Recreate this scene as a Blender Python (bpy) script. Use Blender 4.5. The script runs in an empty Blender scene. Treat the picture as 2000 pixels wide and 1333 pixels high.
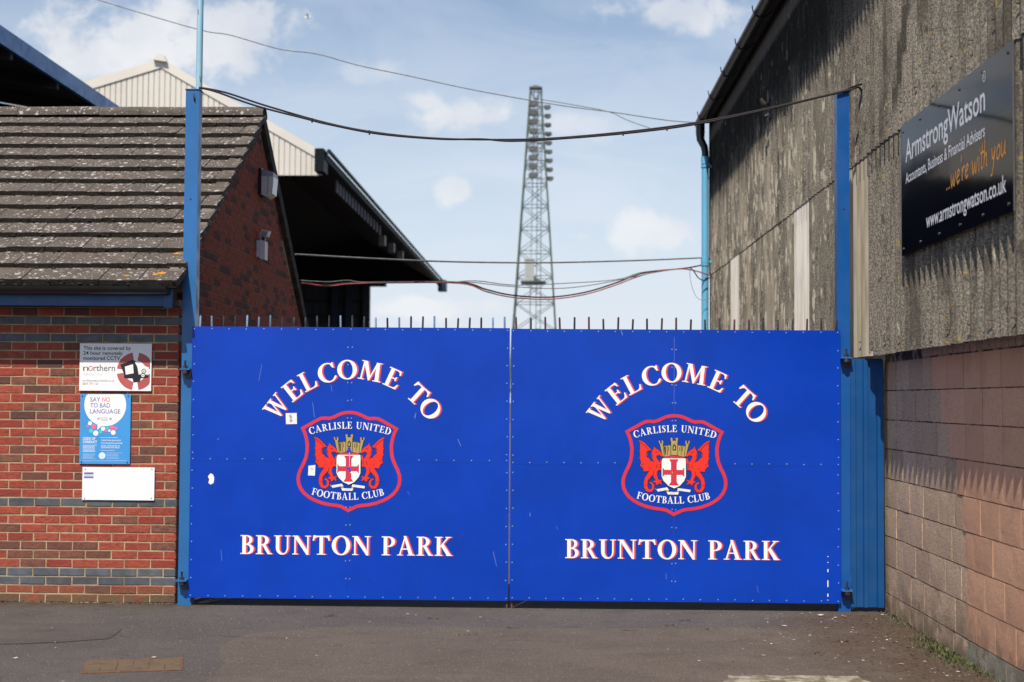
import bpy, bmesh, math, random
from mathutils import Vector, Matrix, geometry, noise as mnoise

random.seed(7)
SC = bpy.context.scene
COL = SC.collection
R = math.radians

# ------------------------------------------------------------------ camera
CAMP = Vector((0, -12.08, 1.76))
FPX = 2778.0
cam_d = bpy.data.cameras.new('camera')
cam_d.sensor_width = 36.0
cam_d.lens = FPX / 2000 * 36
cam_d.clip_start = 0.1
cam_d.clip_end = 3000
cam_d.dof.use_dof = True
cam_d.dof.focus_distance = 12.1
cam_d.dof.aperture_fstop = 2.2
cam = bpy.data.objects.new('camera', cam_d)
COL.objects.link(cam)
CROT = Matrix.Rotation(R(1.46), 3, 'Z') @ Matrix.Rotation(R(90 + 2.38), 3, 'X') @ Matrix.Rotation(R(.38), 3, 'Z')
cam.matrix_world = Matrix.Translation(CAMP) @ CROT.to_4x4()
SC.camera = cam

# ------------------------------------------------------------------ light
SUN = Vector((-.19, -.667, 1.0)).normalized()
sun_d = bpy.data.lights.new('sun', 'SUN')
sun_d.energy = 5.0
sun_d.angle = R(.55)
sun_d.color = (1.0, .915, .79)
sun = bpy.data.objects.new('sun', sun_d)
COL.objects.link(sun)
sun.rotation_euler = SUN.to_track_quat('Z', 'Y').to_euler()
sun.location = (-6, -20, 30)
SC.view_settings.view_transform = 'Standard'
SC.view_settings.look = 'None'
SC.view_settings.exposure = 0.17
SC.view_settings.gamma = 1
SC.view_settings.use_curve_mapping = False
SC.cycles.max_bounces = 8
SC.cycles.use_denoising = True
SC.cycles.blur_glossy = 0.5
SC.cycles.caustics_reflective = True
SC.cycles.sample_clamp_indirect = 8

# ------------------------------------------------------------------ node helpers
class NT:
    def __init__(s, tree):
        s.t = tree; s.n = tree.nodes; s.l = tree.links
    def new(s, typ, **kw):
        n = s.n.new(typ)
        for k, v in kw.items(): setattr(n, k, v)
        return n
    def put(s, sock, v):
        if v is None: return
        if hasattr(v, 'is_linked') or hasattr(v, 'links'): s.l.new(v, sock)
        else:
            if sock.type == 'RGBA' and len(v) == 3: v = (*v, 1)
            sock.default_value = v
    def math(s, op, a, b=None, c=None, clamp=False):
        n = s.new('ShaderNodeMath', operation=op); n.use_clamp = clamp
        s.put(n.inputs[0], a); s.put(n.inputs[1], b); s.put(n.inputs[2], c)
        return n.outputs[0]
    def vmath(s, op, a, b):
        n = s.new('ShaderNodeVectorMath', operation=op)
        s.put(n.inputs[0], a); s.put(n.inputs[1], b)
        return n.outputs[0]
    def noise(s, vec, scale, detail=4, rough=.55, dist=0):
        n = s.new('ShaderNodeTexNoise')
        s.put(n.inputs['Vector'], vec); n.inputs['Scale'].default_value = scale
        n.inputs['Detail'].default_value = detail; n.inputs['Roughness'].default_value = rough
        n.inputs['Distortion'].default_value = dist
        return n.outputs['Fac']
    def voro(s, vec, scale, out='Distance', rnd=1):
        n = s.new('ShaderNodeTexVoronoi'); s.put(n.inputs['Vector'], vec)
        n.inputs['Scale'].default_value = scale; n.inputs['Randomness'].default_value = rnd
        return n.outputs[out]
    def ramp(s, v, lo, hi, a=0., b=1.):
        n = s.new('ShaderNodeMapRange'); n.clamp = True; n.interpolation_type = 'SMOOTHSTEP'
        s.put(n.inputs[0], v); n.inputs[1].default_value = lo; n.inputs[2].default_value = hi
        n.inputs[3].default_value = a; n.inputs[4].default_value = b
        return n.outputs[0]
    def mix(s, f, a, b, mode='MIX'):
        n = s.new('ShaderNodeMix', data_type='RGBA', blend_type=mode)
        s.put(n.inputs[0], f); s.put(n.inputs[6], a); s.put(n.inputs[7], b)
        return n.outputs[2]
    def pos(s): return s.new('ShaderNodeNewGeometry').outputs['Position']
    def obj(s): return s.new('ShaderNodeTexCoord').outputs['Object']
    def rnd(s): return s.new('ShaderNodeObjectInfo').outputs['Random']
    def scale(s, v, xyz): return s.vmath('MULTIPLY', v, xyz)
    def sep(s, v):
        n = s.new('ShaderNodeSeparateXYZ'); s.put(n.inputs[0], v); return n.outputs
    def bump(s, h, strength, dist=.01):
        n = s.new('ShaderNodeBump'); n.inputs['Strength'].default_value = strength
        n.inputs['Distance'].default_value = dist; s.put(n.inputs['Height'], h)
        return n.outputs[0]

def newmat(name):
    m = bpy.data.materials.new(name); m.use_nodes = True
    t = NT(m.node_tree); t.n.clear()
    b = t.new('ShaderNodeBsdfPrincipled'); o = t.new('ShaderNodeOutputMaterial')
    t.l.new(b.outputs[0], o.inputs[0])
    return m, t, b

def simple(name, col, rough=.5, var=.12, nscale=6, bump=0, bscale=80, metal=0, spec=.5, rnd=0, dirt=None, dscale=3, dlo=.5, dhi=.75):
    """plain material with noise variation, optional dirt colour and per-object variation"""
    m, t, b = newmat(name)
    p = t.pos()
    n = t.noise(p, nscale, 5)
    c = t.mix(t.ramp(n, .3, .7), tuple(x * (1 - var) for x in col), tuple(min(1, x * (1 + var)) for x in col))
    if rnd:
        f = t.math('MULTIPLY_ADD', t.rnd(), 2 * rnd, 1 - rnd)
        g = t.new('ShaderNodeCombineXYZ')
        for i in range(3): t.l.new(f, g.inputs[i])
        c = t.mix(1.0, c, g.outputs[0], 'MULTIPLY')
    if dirt:
        c = t.mix(t.ramp(t.noise(p, dscale, 6, .65), dlo, dhi), c, dirt)
    t.put(b.inputs['Base Color'], c)
    b.inputs['Roughness'].default_value = rough
    b.inputs['Metallic'].default_value = metal
    b.inputs['Specular IOR Level'].default_value = spec
    if bump:
        t.put(b.inputs['Normal'], t.bump(t.noise(p, bscale, 4, .6), bump))
    return m

# ------------------------------------------------------------------ world sky with clouds
w = bpy.data.worlds.new('World'); SC.world = w; w.use_nodes = True
t = NT(w.node_tree); t.n.clear()
sky = t.new('ShaderNodeTexSky', sky_type='NISHITA')
sky.sun_disc = False
sky.sun_elevation = math.asin(SUN.z)
sky.sun_rotation = math.atan2(SUN.x, SUN.y)
sky.air_density = 1.0; sky.dust_density = .6; sky.ozone_density = 1.5
dirn = t.new('ShaderNodeTexCoord').outputs['Generated']
sx, sy, sz = t.sep(dirn)
skyc = t.mix(1.0, sky.outputs[0], (.125, .125, .125), 'MULTIPLY')
# haze veil growing to the horizon
veil = t.ramp(sz, 0.0, .36, .90, .05)
wisp = t.ramp(t.noise(t.scale(dirn, (3, 3, 9)), 2.2, 7, .6, .6), .36, .68, -.06, .16)
skyc = t.mix(t.math('ADD', veil, wisp, clamp=True), skyc, (.78, .84, .94))
u = t.math('DIVIDE', sx, sy); v = t.math('DIVIDE', sz, sy)
uv = t.new('ShaderNodeCombineXYZ'); t.l.new(u, uv.inputs[0]); t.l.new(v, uv.inputs[1])
puff = t.noise(uv.outputs[0], 24, 9, .62, .25)
puff2 = t.noise(uv.outputs[0], 9, 4, .5)
mask = None
BLOBS = [(300, 95, 300, 150, 1.0), (430, 60, 170, 110, .9), (200, 110, 190, 95, .9), (890, 225, 135, 52, 1.0), (830, 195, 60, 40, .85), (880, 372, 48, 38, .75),
         (1270, 455, 150, 52, .75), (1330, 18, 210, 48, .8), (700, 135, 120, 34, .35), (1150, 240, 120, 40, .5), (840, 605, 150, 30, .55), (950, 600, 80, 30, .7)]
for px, py, a, b_, k in BLOBS:
    du = t.math('DIVIDE', t.math('SUBTRACT', u, (px - 1071) / FPX), a / FPX)
    dv = t.math('DIVIDE', t.math('SUBTRACT', v, (782 - py) / FPX), b_ / FPX)
    r2 = t.math('SQRT', t.math('ADD', t.math('MULTIPLY', du, du), t.math('MULTIPLY', dv, dv)))
    f = t.math('SUBTRACT', 1.0, r2)
    f = t.math('ADD', f, t.math('MULTIPLY_ADD', puff, 2.6, -1.3))
    f = t.ramp(f, .10, .70, 0, k)
    mask = f if mask is None else t.math('MAXIMUM', mask, f)
mask = t.math('MULTIPLY', mask, t.math('GREATER_THAN', sy, .2))
gen = t.ramp(t.noise(t.scale(dirn, (1, 1, 2.6)), 3.1, 7, .58, .2), .60, .78, 0, .7)
gen = t.math('MULTIPLY', gen, t.math('LESS_THAN', sy, .55))
mask = t.math('MAXIMUM', mask, gen)
cl = t.mix(t.ramp(puff2, .3, .72), (.74, .77, .84), (1.06, 1.04, 1.02))
fin = t.mix(t.math('MULTIPLY', mask, .82), skyc, cl)
bg = t.new('ShaderNodeBackground'); bg.inputs[1].default_value = 1.0
t.l.new(fin, bg.inputs[0])
ow = t.new('ShaderNodeOutputWorld'); t.l.new(bg.outputs[0], ow.inputs[0])
bg.inputs[1].default_value = 0.86

# ------------------------------------------------------------------ geometry helpers
def ray(px, py):
    return CROT @ Vector(((px - 1000) / FPX, -(py - 666.5) / FPX, -1))
def atY(px, py, Y):
    d = ray(px, py); return CAMP + d * ((Y - CAMP.y) / d.y)
def atX(px, py, X):
    d = ray(px, py); return CAMP + d * ((X - CAMP.x) / d.x)
def atZ(px, py, Z):
    d = ray(px, py); return CAMP + d * ((Z - CAMP.z) / d.z)

ROOT = {}
class MB:
    def __init__(s): s.v = []; s.f = []; s.m = []
    def add(s, vs, fs, mi=0):
        o = len(s.v); s.v += [tuple(x) for x in vs]
        s.f += [tuple(i + o for i in f) for f in fs]; s.m += [mi] * len(fs)
    def box(s, x0, x1, y0, y1, z0, z1, mi=0):
        s.add([(x0, y0, z0), (x1, y0, z0), (x1, y1, z0), (x0, y1, z0), (x0, y0, z1), (x1, y0, z1), (x1, y1, z1), (x0, y1, z1)],
              [(0, 3, 2, 1), (4, 5, 6, 7), (0, 1, 5, 4), (1, 2, 6, 5), (2, 3, 7, 6), (3, 0, 4, 7)], mi)
        return s
    def bar(s, a, b, wx, wy, up=(0, 0, 1), mi=0):
        a = Vector(a); b = Vector(b); d = (b - a).normalized(); up = Vector(up)
        if abs(d.dot(up)) > .98: up = Vector((1, 0, 0))
        x = d.cross(up).normalized() * wx / 2; y = x.cross(d).normalized() * wy / 2
        vs = [a - x - y, a + x - y, a + x + y, a - x + y, b - x - y, b + x - y, b + x + y, b - x + y]
        s.add(vs, [(0, 3, 2, 1), (4, 5, 6, 7), (0, 1, 5, 4), (1, 2, 6, 5), (2, 3, 7, 6), (3, 0, 4, 7)], mi)
        return s
    def tube(s, pts, r, n=8, cap=True, mi=0):
        pts = [Vector(p) for p in pts]; k = len(pts)
        rs = r if isinstance(r, (list, tuple)) else [r] * k
        vs = []; prev = None
        for i, p in enumerate(pts):
            d = (pts[min(i + 1, k - 1)] - pts[max(i - 1, 0)]).normalized()
            if prev is None:
                x = d.cross(Vector((0, 0, 1)))
                if x.length < .05: x = d.cross(Vector((1, 0, 0)))
            else:
                x = prev - d * prev.dot(d)
            x.normalize(); prev = x; y = d.cross(x)
            for j in range(n):
                a = 2 * math.pi * j / n
                vs.append(p + (x * math.cos(a) + y * math.sin(a)) * rs[i])
        fs = []
        for i in range(k - 1):
            for j in range(n):
                fs.append((i * n + j, i * n + (j + 1) % n, (i + 1) * n + (j + 1) % n, (i + 1) * n + j))
        if cap:
            fs.append(tuple(reversed(range(n)))); fs.append(tuple((k - 1) * n + j for j in range(n)))
        s.add(vs, fs, mi); return s
    def prism(s, poly, dvec, mi=0):
        """closed prism: polygon of 3-D points extruded along dvec"""
        n = len(poly); d = Vector(dvec)
        vs = [Vector(p) for p in poly] + [Vector(p) + d for p in poly]
        fs = [tuple(range(n)), tuple(reversed(range(n, 2 * n)))]
        fs += [(i, i + n, (i + 1) % n + n, (i + 1) % n) for i in range(n)]
        s.add(vs, fs, mi); return s
    def flat(s, polys, fn, mi=0):
        """union of 2-D polygons mapped into 3-D by fn(u, v)"""
        vs, fs = union(polys)
        s.add([fn(x, y) for x, y in vs], fs, mi); return s
    def mesh(s, name, mats, org=(0, 0, 0), smooth=False, recalc=True):
        me = bpy.data.meshes.new(name)
        ox, oy, oz = org
        me.from_pydata([(x - ox, y - oy, z - oz) for x, y, z in s.v], [], s.f)
        for m in (mats if isinstance(mats, (list, tuple)) else [mats]): me.materials.append(m)
        if any(s.m): me.polygons.foreach_set('material_index', s.m)
        if recalc:
            bm = bmesh.new(); bm.from_mesh(me); bmesh.ops.recalc_face_normals(bm, faces=bm.faces); bm.to_mesh(me); bm.free()
        if smooth:
            me.polygons.foreach_set('use_smooth', [True] * len(me.polygons))
            try: me.set_sharp_from_angle(angle=R(40))
            except Exception: pass
        me.update()
        return me

def setp(o, label=None, cat=None, group=None, kind=None):
    for k, v_ in (('label', label), ('category', cat), ('group', group), ('kind', kind)):
        if v_: o[k] = v_
    return o
def thing(name, label, cat, loc, group=None):
    o = bpy.data.objects.new(name, None); COL.objects.link(o)
    o.location = loc; o.empty_display_size = .2
    ROOT[o.name] = Vector(loc)
    return setp(o, label, cat, group)
def part(name, mb, mats, parent, smooth=False, label=None, kind=None):
    org = ROOT[parent.name]
    o = bpy.data.objects.new(name, mb.mesh(name, mats, org, smooth)); COL.objects.link(o)
    o.parent = parent; ROOT[o.name] = org
    if label: o['label'] = label
    if kind: o['kind'] = kind
    return o
def solo(name, mb, mats, label, cat, loc, group=None, smooth=False):
    o = bpy.data.objects.new(name, mb.mesh(name, mats, loc, smooth)); COL.objects.link(o)
    o.location = loc; ROOT[o.name] = Vector(loc)
    return setp(o, label, cat, group)
def setting(name, mb, mats, kind='structure', smooth=False):
    o = bpy.data.objects.new(name, mb.mesh(name, mats, (0, 0, 0), smooth)); COL.objects.link(o)
    o['kind'] = kind; ROOT[o.name] = Vector((0, 0, 0)); return o
def inst(name, me, parent, M):
    o = bpy.data.objects.new(name, me); COL.objects.link(o)
    o.parent = parent; o.matrix_local = Matrix.Translation(-ROOT[parent.name]) @ M
    ROOT[o.name] = None
    return o
T = Matrix.Translation

# ------------------------------------------------------------------ 2-D shapes and lettering
def ccw(p):
    a = sum(p[i][0] * p[(i + 1) % len(p)][1] - p[(i + 1) % len(p)][0] * p[i][1] for i in range(len(p)))
    return p if a > 0 else list(reversed(p))
def union(polys):
    vs = []; fs = []
    for p in polys:
        p = ccw(list(p)); o = len(vs)
        vs += [Vector((x, y)) for x, y in p]; fs.append([o + i for i in range(len(p))])
    out = geometry.delaunay_2d_cdt(vs, [], fs, 0, 1e-6)
    ov, of, src = out[0], out[2], out[5]
    keep = [tuple(f) for f, sr in zip(of, src) if len(sr)]
    used = sorted({i for f in keep for i in f}); mp = {i: k for k, i in enumerate(used)}
    return [(ov[i].x, ov[i].y) for i in used], [tuple(mp[i] for i in f) for f in keep]
def rect(x0, y0, x1, y1): return [(x0, y0), (x1, y0), (x1, y1), (x0, y1)]
def circ(x, y, r, n=20, ry=None):
    ry = ry or r
    return [(x + r * math.cos(2 * math.pi * i / n), y + ry * math.sin(2 * math.pi * i / n)) for i in range(n)]
def ring(cx, cy, a, b, icx, icy, ia, ib, t0=0, t1=360, n=28):
    q = []
    k = max(3, int(n * abs(t1 - t0) / 360))
    for i in range(k):
        s0 = R(t0 + (t1 - t0) * i / k); s1 = R(t0 + (t1 - t0) * (i + 1) / k)
        q.append([(cx + a * math.cos(s0), cy + b * math.sin(s0)), (cx + a * math.cos(s1), cy + b * math.sin(s1)),
                  (icx + ia * math.cos(s1), icy + ib * math.sin(s1)), (icx + ia * math.cos(s0), icy + ib * math.sin(s0))])
    return q
def stroke(pts, wd, closed=False):
    n = len(pts); ws = wd if isinstance(wd, (list, tuple)) else [wd] * n
    L = []; Rr = []
    for i in range(n):
        if closed: a, c = pts[i - 1], pts[(i + 1) % n]
        else: a, c = pts[max(i - 1, 0)], pts[min(i + 1, n - 1)]
        b = pts[i]
        d1 = Vector((b[0] - a[0], b[1] - a[1])); d2 = Vector((c[0] - b[0], c[1] - b[1]))
        if d1.length < 1e-9: d1 = d2
        if d2.length < 1e-9: d2 = d1
        d1.normalize(); d2.normalize(); d = d1 + d2
        if d.length < 1e-6: d = d1
        d.normalize(); nx = Vector((-d.y, d.x))
        k = 1 / max(.45, abs(nx.dot(Vector((-d1.y, d1.x)))))
        L.append((b[0] + nx.x * ws[i] / 2 * k, b[1] + nx.y * ws[i] / 2 * k)); Rr.append((b[0] - nx.x * ws[i] / 2 * k, b[1] - nx.y * ws[i] / 2 * k))
    q = []
    for i in range(n if closed else n - 1):
        j = (i + 1) % n
        q.append([L[i], Rr[i], Rr[j], L[j]])
    return q
def stem(x=.09, w=.165, y0=0, y1=1): return rect(x, y0, x + w, y1)
FOOT = [(.40, 0), (.60, 0), (.645, .28), (.60, .28), (.53, .11), (.44, .055)]
GL = {
 'I': (.345, [stem(), rect(0, 0, .345, .05), rect(0, .95, .345, 1)]),
 'L': (.62, [stem(), rect(0, .95, .345, 1), rect(0, 0, .5, .055), FOOT]),
 'E': (.63, [stem(), rect(0, .945, .5, 1), [(.38, 1), (.565, 1), (.58, .76), (.535, .76), (.50, .89), (.42, .945)], rect(.2, .485, .43, .54), [(.43, .40), (.47, .40), (.47, .63), (.43, .63), (.40, .54), (.40, .485)], rect(0, 0, .5, .055), FOOT]),
 'F': (.60, [stem(), rect(0, .945, .5, 1), [(.38, 1), (.575, 1), (.595, .74), (.55, .74), (.51, .88), (.42, .945)], rect(.2, .485, .44, .54), [(.43, .40), (.475, .40), (.475, .63), (.43, .63), (.40, .54), (.40, .485)], rect(0, 0, .36, .05)]),
 'T': (.80, [rect(.05, .93, .75, 1), [(0, .74), (.05, .73), (.10, .87), (.22, .94), (.2, 1), (.04, 1.03)], [(.80, .74), (.75, .73), (.70, .87), (.58, .94), (.6, 1), (.76, 1.03)], rect(.3175, 0, .4825, .96), rect(.2, 0, .6, .05)]),
 'O': (.86, ring(.43, .5, .43, .52, .43, .5, .245, .455)),
 'C': (.76, ring(.43, .5, .43, .52, .46, .5, .27, .455, 42, 322) + [[(.62, .84), (.70, .98), (.745, .98), (.735, .68), (.69, .68)], [(.72, .10), (.76, .24), (.715, .27), (.62, .15)]]),
 'D': (.80, [stem(), rect(0, 0, .32, .05), rect(0, .95, .32, 1)] + ring(.29, .5, .51, .5, .27, .5, .33, .448, -90, 90)),
 'B': (.63, [stem(), rect(0, 0, .33, .055), rect(0, .945, .32, 1), rect(.2, .49, .34, .54)] + ring(.29, .755, .27, .245, .28, .755, .13, .19, -90, 90) + ring(.31, .27, .31, .27, .29, .27, .165, .215, -90, 90)),
 'P': (.62, [stem(), rect(0, 0, .37, .05), rect(0, .945, .3, 1), rect(.2, .44, .3, .495)] + ring(.29, .72, .33, .28, .28, .72, .17, .225, -90, 90)),
 'R': (.75, [stem(), rect(0, 0, .34, .05), rect(0, .945, .3, 1), rect(.2, .47, .34, .525), [(.29, .50), (.45, .50), (.67, .06), (.75, .05), (.75, 0), (.55, 0)]] + ring(.29, .735, .31, .265, .28, .735, .15, .21, -90, 90)),
 'U': (.77, [stem(.09, .165, .36, 1), rect(0, .95, .345, 1), rect(.60, .36, .67, 1), rect(.51, .95, .77, 1)] + ring(.38, .36, .29, .38, .4275, .36, .1725, .30, 180, 360)),
 'N': (.85, [rect(.09, 0, .155, .95), rect(0, 0, .25, .05), [(0, .95), (.1, .95), (.1, .90), (.255, .98), (.25, 1), (0, 1)], [(.085, 1), (.25, 1), (.75, .13), (.75, -.02), (.66, -.02), (.09, .93)], rect(.685, 0, .75, 1), rect(.585, .95, .85, 1)]),
 'M': (1.0, [[(.10, 0), (.165, 0), (.225, 1), (.15, 1)], rect(0, 0, .26, .05), rect(.06, .95, .25, 1), [(.14, 1), (.31, 1), (.525, .24), (.475, 0), (.45, 0)], [(.45, 0), (.50, 0), (.80, 1), (.72, 1)], [(.70, 1), (.85, 1), (.91, 0), (.74, 0)], rect(.65, 0, 1.0, .05), rect(.75, .95, .95, 1)]),
 'W': (1.09, [[(.06, 1), (.23, 1), (.41, .1), (.36, -.02), (.32, -.02)], [(.335, 0), (.39, 0), (.575, .95), (.525, .95)], [(.43, 1), (.60, 1), (.78, .1), (.73, -.02), (.69, -.02)], [(.705, 0), (.765, 0), (1.01, 1), (.94, 1)], rect(0, .95, .31, 1), rect(.38, .95, .68, 1), rect(.86, .95, 1.09, 1)]),
 'A': (.82, [[(.08, 0), (.15, 0), (.40, .98), (.34, .98)], [(.30, 1.03), (.42, 1.03), (.745, 0), (.56, 0)], rect(.2, .31, .6, .37), rect(0, 0, .25, .05), rect(.48, 0, .82, .05)]),
 'K': (.80, [stem(), rect(0, 0, .345, .05), rect(0, .95, .345, 1), [(.24, .42), (.24, .50), (.56, .96), (.65, .96)], rect(.48, .95, .75, 1), [(.29, .50), (.40, .63), (.745, .04), (.56, 0)], rect(.53, 0, .80, .05)]),
 'S': (.53, stroke([(.46, .80), (.38, .92), (.26, .965), (.14, .90), (.11, .77), (.18, .63), (.31, .50), (.41, .37), (.40, .18), (.30, .06), (.18, .04), (.06, .17)], [.05, .055, .07, .10, .14, .165, .175, .165, .12, .08, .055, .05]) + [rect(.43, .72, .475, .99), rect(.03, .01, .075, .28)]),
 ' ': (.34, []),
}
def xf(polys, M):
    """M = (a, b, c, d, tx, ty)"""
    a, b, c, d, tx, ty = M
    return [[(a * x + c * y + tx, b * x + d * y + ty) for x, y in p] for p in polys]
def serif_line(txt, width, cap, gap=.09):
    pos = 0; out = []
    for ch in txt:
        adv, g = GL[ch]
        out.append((pos, g)); pos += adv + gap
    k = width / (pos - gap)
    res = []
    for p, g in out:
        if g: res.append(xf(g, (k, 0, 0, cap, p * k - width / 2, 0)))
    return res
def serif_arc(txt, chord, sag, cap, gap=.10, smile=False):
    """letters on a circular arc through (-c/2, 0), (0, +-sag)"""
    Rr = ((chord / 2) ** 2 + sag ** 2) / (2 * sag)
    ang = math.asin(min(1, chord / 2 / Rr)) * 2; arc = Rr * ang
    nat = sum(GL[c][0] + gap for c in txt) - gap
    kx = arc / nat
    pos = 0; out = []
    for ch in txt:
        adv, g = GL[ch]
        s_ = (pos + adv / 2) * kx - arc / 2; th = s_ / Rr
        if g:
            if not smile: cx, cy, ro = Rr * math.sin(th), Rr * math.cos(th) - Rr + sag, -th
            else: cx, cy, ro = Rr * math.sin(th), -(Rr * math.cos(th) - Rr) - sag, th
            g2 = xf(g, (kx, 0, 0, cap, -adv * kx / 2, 0))
            out.append(xf(g2, (math.cos(ro), math.sin(ro), -math.sin(ro), math.cos(ro), cx, cy)))
        pos += adv + gap
    return out

def sans(txt, u0, u1, v0, cap, bold=0, align_cap='A'):
    """text in the built-in font fitted between u0 and u1, capital height cap on baseline v0 -> (verts, faces)"""
    def raw(s_):
        cu = bpy.data.curves.new('txt', 'FONT'); cu.body = s_; cu.fill_mode = 'FRONT'; cu.resolution_u = 3; cu.offset = bold
        o = bpy.data.objects.new('txt', cu); COL.objects.link(o)
        dg = bpy.context.evaluated_depsgraph_get(); dg.update()
        me = bpy.data.meshes.new_from_object(o.evaluated_get(dg))
        vs = [tuple(v_.co) for v_ in me.vertices]; fs = [tuple(p.vertices) for p in me.polygons]
        bpy.data.objects.remove(o); bpy.data.curves.remove(cu); bpy.data.meshes.remove(me)
        return vs, fs
    vs, fs = raw(txt)
    x0 = min(v_[0] for v_ in vs); x1 = max(v_[0] for v_ in vs)
    kx = (u1 - u0) / (x1 - x0); ky = cap / .72
    return [((x - x0) * kx + u0, y * ky + v0) for x, y, z in vs], fs

# ------------------------------------------------------------------ materials
def brick_mat(name, ca, cb, cc, spread):
    m, t, b = newmat(name)
    p = t.pos(); r = t.rnd()
    c = t.mix(t.ramp(r, .0, .6), ca, cb); c = t.mix(t.ramp(r, .55, 1.0), c, cc)
    n = t.noise(p, 26, 6, .65); c = t.mix(t.ramp(n, .35, .7, 0, .75), c, tuple(x * .52 for x in cb))
    n3 = t.noise(t.scale(p, (9, 9, 22)), 4, 4, .6); c = t.mix(t.ramp(n3, .58, .75, 0, spread), c, (.11, .055, .05))
    n2 = t.noise(p, 90, 3, .6); c = t.mix(t.ramp(n2, .62, .8, 0, .35), c, (.55, .40, .32))
    # efflorescence / soil splash low down on the wall
    z = t.sep(p)[2]
    low = t.math('MULTIPLY', t.ramp(z, .02, .20, 1, 0), t.ramp(t.noise(p, 9, 5, .6), .30, .55))
    c = t.mix(t.math('MULTIPLY', low, .9), c, (.13, .095, .055))
    t.put(b.inputs['Base Color'], c); b.inputs['Roughness'].default_value = .88; b.inputs['Specular IOR Level'].default_value = .3
    t.put(b.inputs['Normal'], t.bump(t.math('ADD', t.noise(p, 45, 6, .7), t.math('MULTIPLY', t.noise(t.scale(p, (12, 12, 40)), 3, 3), .8)), .55, .012))
    return m
M_RED = brick_mat('red_brick', (.33, .060, .038), (.38, .088, .056), (.27, .046, .036), .62)
M_DARK = brick_mat('dark_brick', (.16, .065, .05), (.22, .09, .065), (.11, .052, .045), .8)
M_GREY = simple('blue_engineering_brick', (.075, .085, .10), .6, .2, 12, .3, 60, rnd=.18)
M_GABLE = brick_mat('gable_brick', (.52, .125, .066), (.43, .10, .055), (.20, .07, .05), .55)
M_MORTAR = simple('mortar', (.40, .295, .185), .95, .2, 9, .5, 90, dirt=(.22, .15, .09), dscale=2.5, dlo=.5, dhi=.72)
M_MORTAR2 = simple('gable_mortar', (.46, .35, .26), .95, .2, 9, .5, 90)

def paint(name, col, rough=.32, wear=None, coat=0, waves=0, spec=.5):
    m, t, b = newmat(name)
    p = t.pos()
    c = t.mix(t.ramp(t.noise(p, 1.4, 5, .6), .3, .7), tuple(x * .9 for x in col), tuple(min(1, x * 1.08) for x in col))
    c = t.mix(t.ramp(t.noise(t.scale(p, (14, 14, 1.2)), 2, 5, .6), .5, .8, 0, .16), c, tuple(x * .62 + .01 for x in col))
    if wear:
        c = t.mix(t.ramp(t.noise(t.scale(p, (1, 1, .45)), 13, 7, .7), .60, .64), c, wear)
    t.put(b.inputs['Base Color'], c)
    t.put(b.inputs['Roughness'], t.ramp(t.noise(p, 5, 5), .3, .75, rough * .8, rough * 1.3))
    b.inputs['Coat Weight'].default_value = coat; b.inputs['Coat Roughness'].default_value = .12
    b.inputs['Specular IOR Level'].default_value = spec
    t.put(b.inputs['Normal'], t.bump(t.noise(p, 3.0, 2), waves if waves else .04, .03))
    return m
M_GATE = paint('royal_blue_sheet', (.0034, .047, .43), .22, None, .0, .07, .26)
M_POST = paint('post_blue_paint', (.022, .135, .37), .35)
M_POST2 = paint('deep_post_blue_paint', (.006, .085, .32), .35)
M_INFILL = paint('infill_blue_paint', (.004, .068, .23), .42)
M_PALEPOLE = paint('pale_blue_pole_paint', (.30, .52, .66), .5, (.16, .075, .035))
M_PIPE = paint('sky_blue_pipe_paint', (.13, .42, .66), .4, (.2, .36, .45))
M_FASCIA = paint('fascia_blue_paint', (.008, .068, .21), .4)
M_SILVER = simple('galvanised_rivet', (.24, .31, .55), .45, .1, 20, metal=.3)
M_STEEL = simple('dark_worn_steel', (.055, .06, .075), .45, .4, 30, metal=.6, dirt=(.10, .05, .03), dscale=25, rnd=.3)
M_BARBLUE = simple('blue_flaking_bar', (.16, .26, .42), .5, .3, 40, dirt=(.05, .05, .06), dscale=40, rnd=.4)
M_BARRUST = simple('rust_red_bar', (.075, .024, .024), .6, .4, 40, dirt=(.04, .04, .05), dscale=40, rnd=.4)
M_WHITE = simple('white_print', (.86, .85, .85), .5, .02, 8)
M_SHADOWRED = simple('red_print', (.66, .07, .10), .5, .05, 8)
M_CRIMSON = simple('crimson_print', (.62, .03, .06), .45, .05, 8)
M_DRAGON = simple('scarlet_print', (.80, .028, .014), .45, .05, 8)
M_GOLD = simple('gold_print', (.43, .32, .11), .5, .08, 8)
M_BLACK = simple('black_print', (.012, .012, .014), .5, .1, 8)
M_GATEBLUE = simple('bare_blue_patch', (.012, .055, .50), .4, .05, 8)
M_PAPER = simple('paper', (.78, .78, .80), .8, .06, 20)
M_BOARD = simple('white_board', (.84, .84, .86), .35, .03, 5)
M_PLASTICBLACK = simple('black_plastic', (.012, .013, .015), .28, .2, 6)
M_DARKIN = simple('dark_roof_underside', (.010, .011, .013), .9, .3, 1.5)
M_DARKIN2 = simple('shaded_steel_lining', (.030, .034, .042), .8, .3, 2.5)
M_CREAM = simple('cream_steel_cladding', (.60, .572, .52), .55, .05, .6, rnd=.03)
M_CREAMTRIM = simple('cream_flashing', (.62, .59, .535), .55, .05, .6)
M_GREENSTEEL = simple('green_painted_steel', (.055, .088, .078), .6, .2, 2)
M_LAMP = simple('floodlamp_housing', (.085, .09, .09), .5, .25, 4, rnd=.2)
M_CABLE = simple('black_cable', (.009, .006, .011), .75, .2, 10)
M_GREYWIRE = simple('grey_wire', (.17, .17, .18), .5, .2, 10)
M_REDCABLE = simple('red_cable', (.42, .10, .08), .5, .2, 10)
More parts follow.
